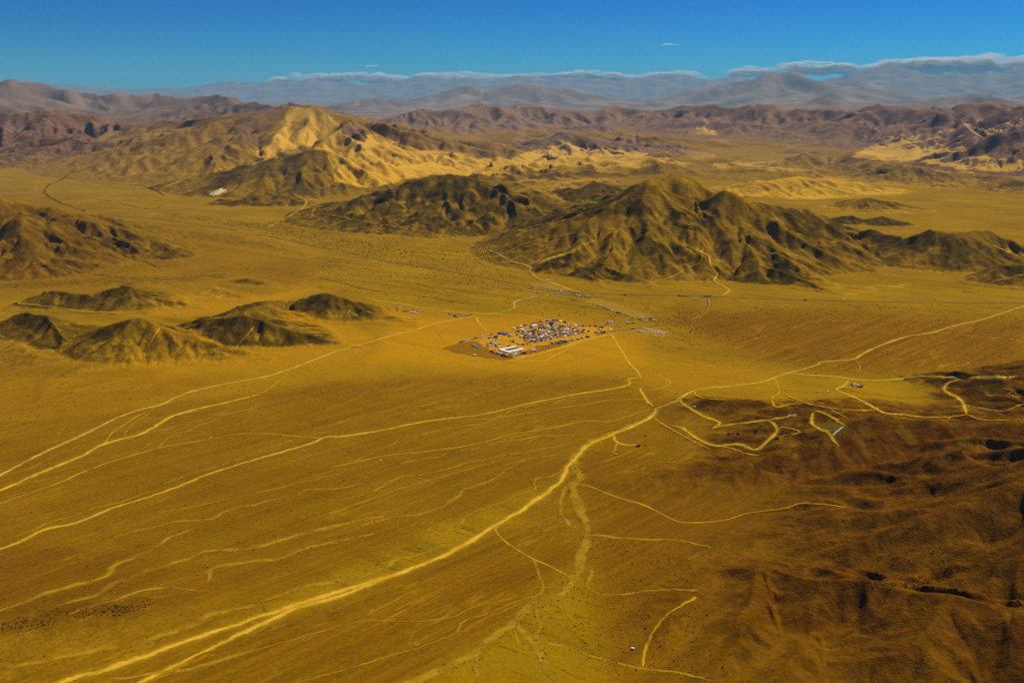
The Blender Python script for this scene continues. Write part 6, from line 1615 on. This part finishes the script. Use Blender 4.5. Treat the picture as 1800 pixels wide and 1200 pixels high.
# mine mouths: black openings with a timber frame
GM = 'mine mouths by the looping road'
for (u, v, w, lb) in [(1376, 762.5, 9, 'widest black mine mouth, left of the little triangle track'), (1383, 761, 7, 'black mine mouth right beside the widest one'), (1366, 771, 6, 'small black mine mouth lowest on the loop road'),
                      (1281, 763, 6, 'small mine mouth at the left end of the dark rock line'), (1298, 763.5, 6, 'small mine mouth at the right end of the dark rock line'), (1329, 758, 6, 'small mine mouth above the loop road bend'),
                      (1430, 770, 7, 'mine mouth in the dark rock left of the S shaped road')]:
    x, y = wpt(u, v)
    r = empty('mine_entrance', x, y, lb, 'mine entrance', GM)
    m = MB(); m.box(-w / 2, -w / 2 + .5, -2, 0, -1, 3); m.box(w / 2 - .5, w / 2, -2, 0, -1, 3); m.box(-w / 2, w / 2, -2.1, .1, 3.002, 3.6); m.build('frame', [WOODM], r)
    m = MB(); m.box(-w / 2 + .52, w / 2 - .52, -1.5, 4, -1, 2.99); m.build('opening', [DARKIN], r)
B = np.concatenate([scatter([(1275, 760), (1300, 758), (1303, 766), (1278, 767)], 45, 31), scatter([(1370, 755), (1392, 756), (1388, 768), (1366, 770)], 40, 32), scatter([(1420, 764), (1442, 766), (1438, 775), (1424, 774)], 40, 33), scatter([(1338, 752), (1350, 756), (1330, 764), (1322, 760)], 30, 34)])
sz = rg.uniform(1.5, 3.8, len(B))
blobs('dark_spoil', B, sz, sz * .5, DARKIN if False else simple_mat('black_rock', (.022, .016, .008), .95, 0), 'black rock spoil lying around the mine mouths', 'spoil', 8)
# ----------------------------------------------------------------- haze
zlo, zhi = float(Z.min()) - 1.0, max(float(Z.max()), H) + 60.0
HB = 181900.0
me = bpy.data.meshes.new('haze')
me.from_pydata([(x, y, z) for z in (zlo, zhi) for (x, y) in ((-HB, -HB), (HB, -HB), (HB, HB), (-HB, HB))], [],
               [(3, 2, 1, 0), (4, 5, 6, 7), (0, 1, 5, 4), (1, 2, 6, 5), (2, 3, 7, 6), (3, 0, 4, 7)])
hm = bpy.data.materials.new('haze'); hm.use_nodes = True
hn, hl = hm.node_tree.nodes, hm.node_tree.links
hn.clear()
ho = hn.new('ShaderNodeOutputMaterial'); hv = hn.new('ShaderNodeVolumePrincipled')
hv.inputs['Color'].default_value = (.33, .72, 1.0, 1)
hv.inputs['Density'].default_value = 6.5e-6
hl.new(hv.outputs[0], ho.inputs['Volume'])
me.materials.append(hm)
haze = bpy.data.objects.new('haze', me); COL.objects.link(haze)
tag(haze, 'thin blue desert haze filling the air over the valley', 'haze', kind='stuff')
# ----------------------------------------------------------------- clouds beyond the ranges
cm, cn, cl_, cb, co = new_mat('cloud')
t = NT(cn, cl_)
cb.inputs['Base Color'].default_value = (.97, .92, .83, 1)
gn = cn.new('ShaderNodeNewGeometry')
va = cn.new('ShaderNodeVectorMath'); va.operation = 'MULTIPLY_ADD'; va.inputs[1].default_value = (.45, .45, .45); va.inputs[2].default_value = (-.1, .2, .9)
vn = cn.new('ShaderNodeVectorMath'); vn.operation = 'NORMALIZE'
cl_.new(gn.outputs['Normal'], va.inputs[0]); cl_.new(va.outputs[0], vn.inputs[0]); cl_.new(vn.outputs[0], cb.inputs['Normal'])
trl = cn.new('ShaderNodeBsdfTranslucent'); trl.inputs['Color'].default_value = (.97, .92, .83, 1)
body_mix = cn.new('ShaderNodeMixShader'); body_mix.inputs[0].default_value = .55
cl_.new(cb.outputs[0], body_mix.inputs[1]); cl_.new(trl.outputs[0], body_mix.inputs[2])
cpos = cn.new('ShaderNodeNewGeometry').outputs['Position']
uvn = cn.new('ShaderNodeAttribute'); uvn.attribute_name = 'body'
sp = cn.new('ShaderNodeSeparateColor'); cl_.new(uvn.outputs['Color'], sp.inputs[0])
nz = t.noise(t.mapping(cpos, (0, 0, 0), (1 / 5200.0, 1 / 5200.0, 1 / 2000.0)), 1.0, 6, .6)
al = t.math('ADD', sp.outputs[0], t.math('MULTIPLY', t.math('SUBTRACT', nz, .5), 1.7))
al = t.math('MULTIPLY', t.ramp(al, .15, 1.1), .32)
tr = cn.new('ShaderNodeBsdfTransparent'); mx = cn.new('ShaderNodeMixShader')
cl_.new(al, mx.inputs[0]); cl_.new(tr.outputs[0], mx.inputs[1]); cl_.new(body_mix.outputs[0], mx.inputs[2]); cl_.new(mx.outputs[0], co.inputs['Surface'])
ico = bmesh.new(); bmesh.ops.create_icosphere(ico, subdivisions=2, radius=1.0)
IV = np.array([v.co[:] for v in ico.verts]); IF = np.array([[v.index for v in f.verts] for f in ico.faces]); ico.free()
def cloud(top, base, D, seed, label, dens=1.0, puff=9.0):
    """a low bank of cumulus: many flattened puffs filling the outline between its base and its top"""
    rg = np.random.RandomState(seed)
    tu = np.array([p[0] for p in top], float); tv = np.array([p[1] for p in top], float)
    vs, fs, at = [], [], []; k = 0
    npf = int((tu[-1] - tu[0]) / puff * 2.4 * dens)
    for i in range(npf):
        u = rg.uniform(tu[0], tu[-1]); vt = np.interp(u, tu, tv); hgt = base + 8 - vt
        if hgt < 1.0: continue
        Y = D + rg.uniform(-1, 1) * 2500
        q = rg.rand() ** .8
        r_v = min(hgt * .5, puff * .9) * rg.uniform(.5, 1.1)
        v = vt + r_v + q * max(hgt - 2 * r_v, 0)
        r_u = r_v * rg.uniform(2.2, 4.5)
        dx, dz = ray(u, v); s_ = Y / FPX
        P = IV * (1 + .28 * perlin(IV[:, 0] * 2.2 + i * 3.1, IV[:, 1] * 2.2 + IV[:, 2] * 2.7)[:, None])
        body = np.clip(.5 + .5 * IV[:, 2], 0, 1) * (1 - .5 * q) + .15
        P = P * np.array([r_u, r_u * .7, r_v]) * s_
        vs.append(P + np.array([dx * Y, Y, H + dz * Y])); fs.append(IF + k); k += len(IV)
        b_ = np.stack([body, body, body, np.ones_like(body)], -1); at.append(b_)
    me = np_mesh('cloud', np.concatenate(vs), np.concatenate(fs), [('body', np.concatenate(at))])
    me.materials.append(cm)
    o = bpy.data.objects.new('cloud', me); COL.objects.link(o)
    return tag(o, label, 'cloud', 'low clouds behind the far ranges', 'structure')
D = 270000
cloud([(480, 138), (500, 130), (530, 126), (555, 125), (572, 130)], 141, D, 1, 'faint low cloud at the left end of the cloud line', .8, 7)
cloud([(565, 140), (585, 130), (605, 124), (640, 123), (680, 128), (720, 131), (760, 126), (800, 126), (840, 124), (870, 125), (888, 130), (910, 133)], 146, D, 2, 'long low cream cloud above the far ranges left of centre', 1.1, 9)
cloud([(895, 133), (930, 128), (960, 125), (975, 124), (1000, 126), (1015, 122), (1035, 121), (1060, 124), (1090, 127), (1110, 134)], 140, D, 3, 'low cloud bank just right of centre', 1.1, 8)
cloud([(1125, 135), (1150, 126), (1175, 122), (1200, 121), (1215, 125), (1228, 131)], 140, D, 4, 'small cream cloud left of the highest blue mountain', 1.1, 8)
cloud([(1285, 127), (1300, 117), (1320, 115), (1345, 119), (1360, 124)], 132, D, 5, 'small cloud above the left shoulder of the highest blue mountain', 1.0, 7)
cloud([(1360, 120), (1385, 108), (1410, 105), (1430, 104), (1455, 108), (1480, 107), (1505, 112), (1515, 118)], 128, D, 6, 'cream cumulus right above the highest blue mountain', 1.1, 9)
cloud([(1525, 118), (1545, 105), (1570, 102), (1590, 100), (1620, 96), (1650, 92), (1690, 95), (1720, 93), (1760, 90), (1800, 90), (1860, 88), (1920, 95)], 132, D, 7, 'largest cream cloud bank reaching the right edge above the ranges', 1.2, 11)
cloud([(1164, 80), (1172, 77), (1184, 76), (1194, 78)], 74, D, 8, 'tiny grey cloud alone high in the sky right of centre', .55, 3.2)
cloud([(640, 116), (652, 114), (664, 116)], 111, D, 9, 'tiny faint cloud above the long low one', .4, 3)
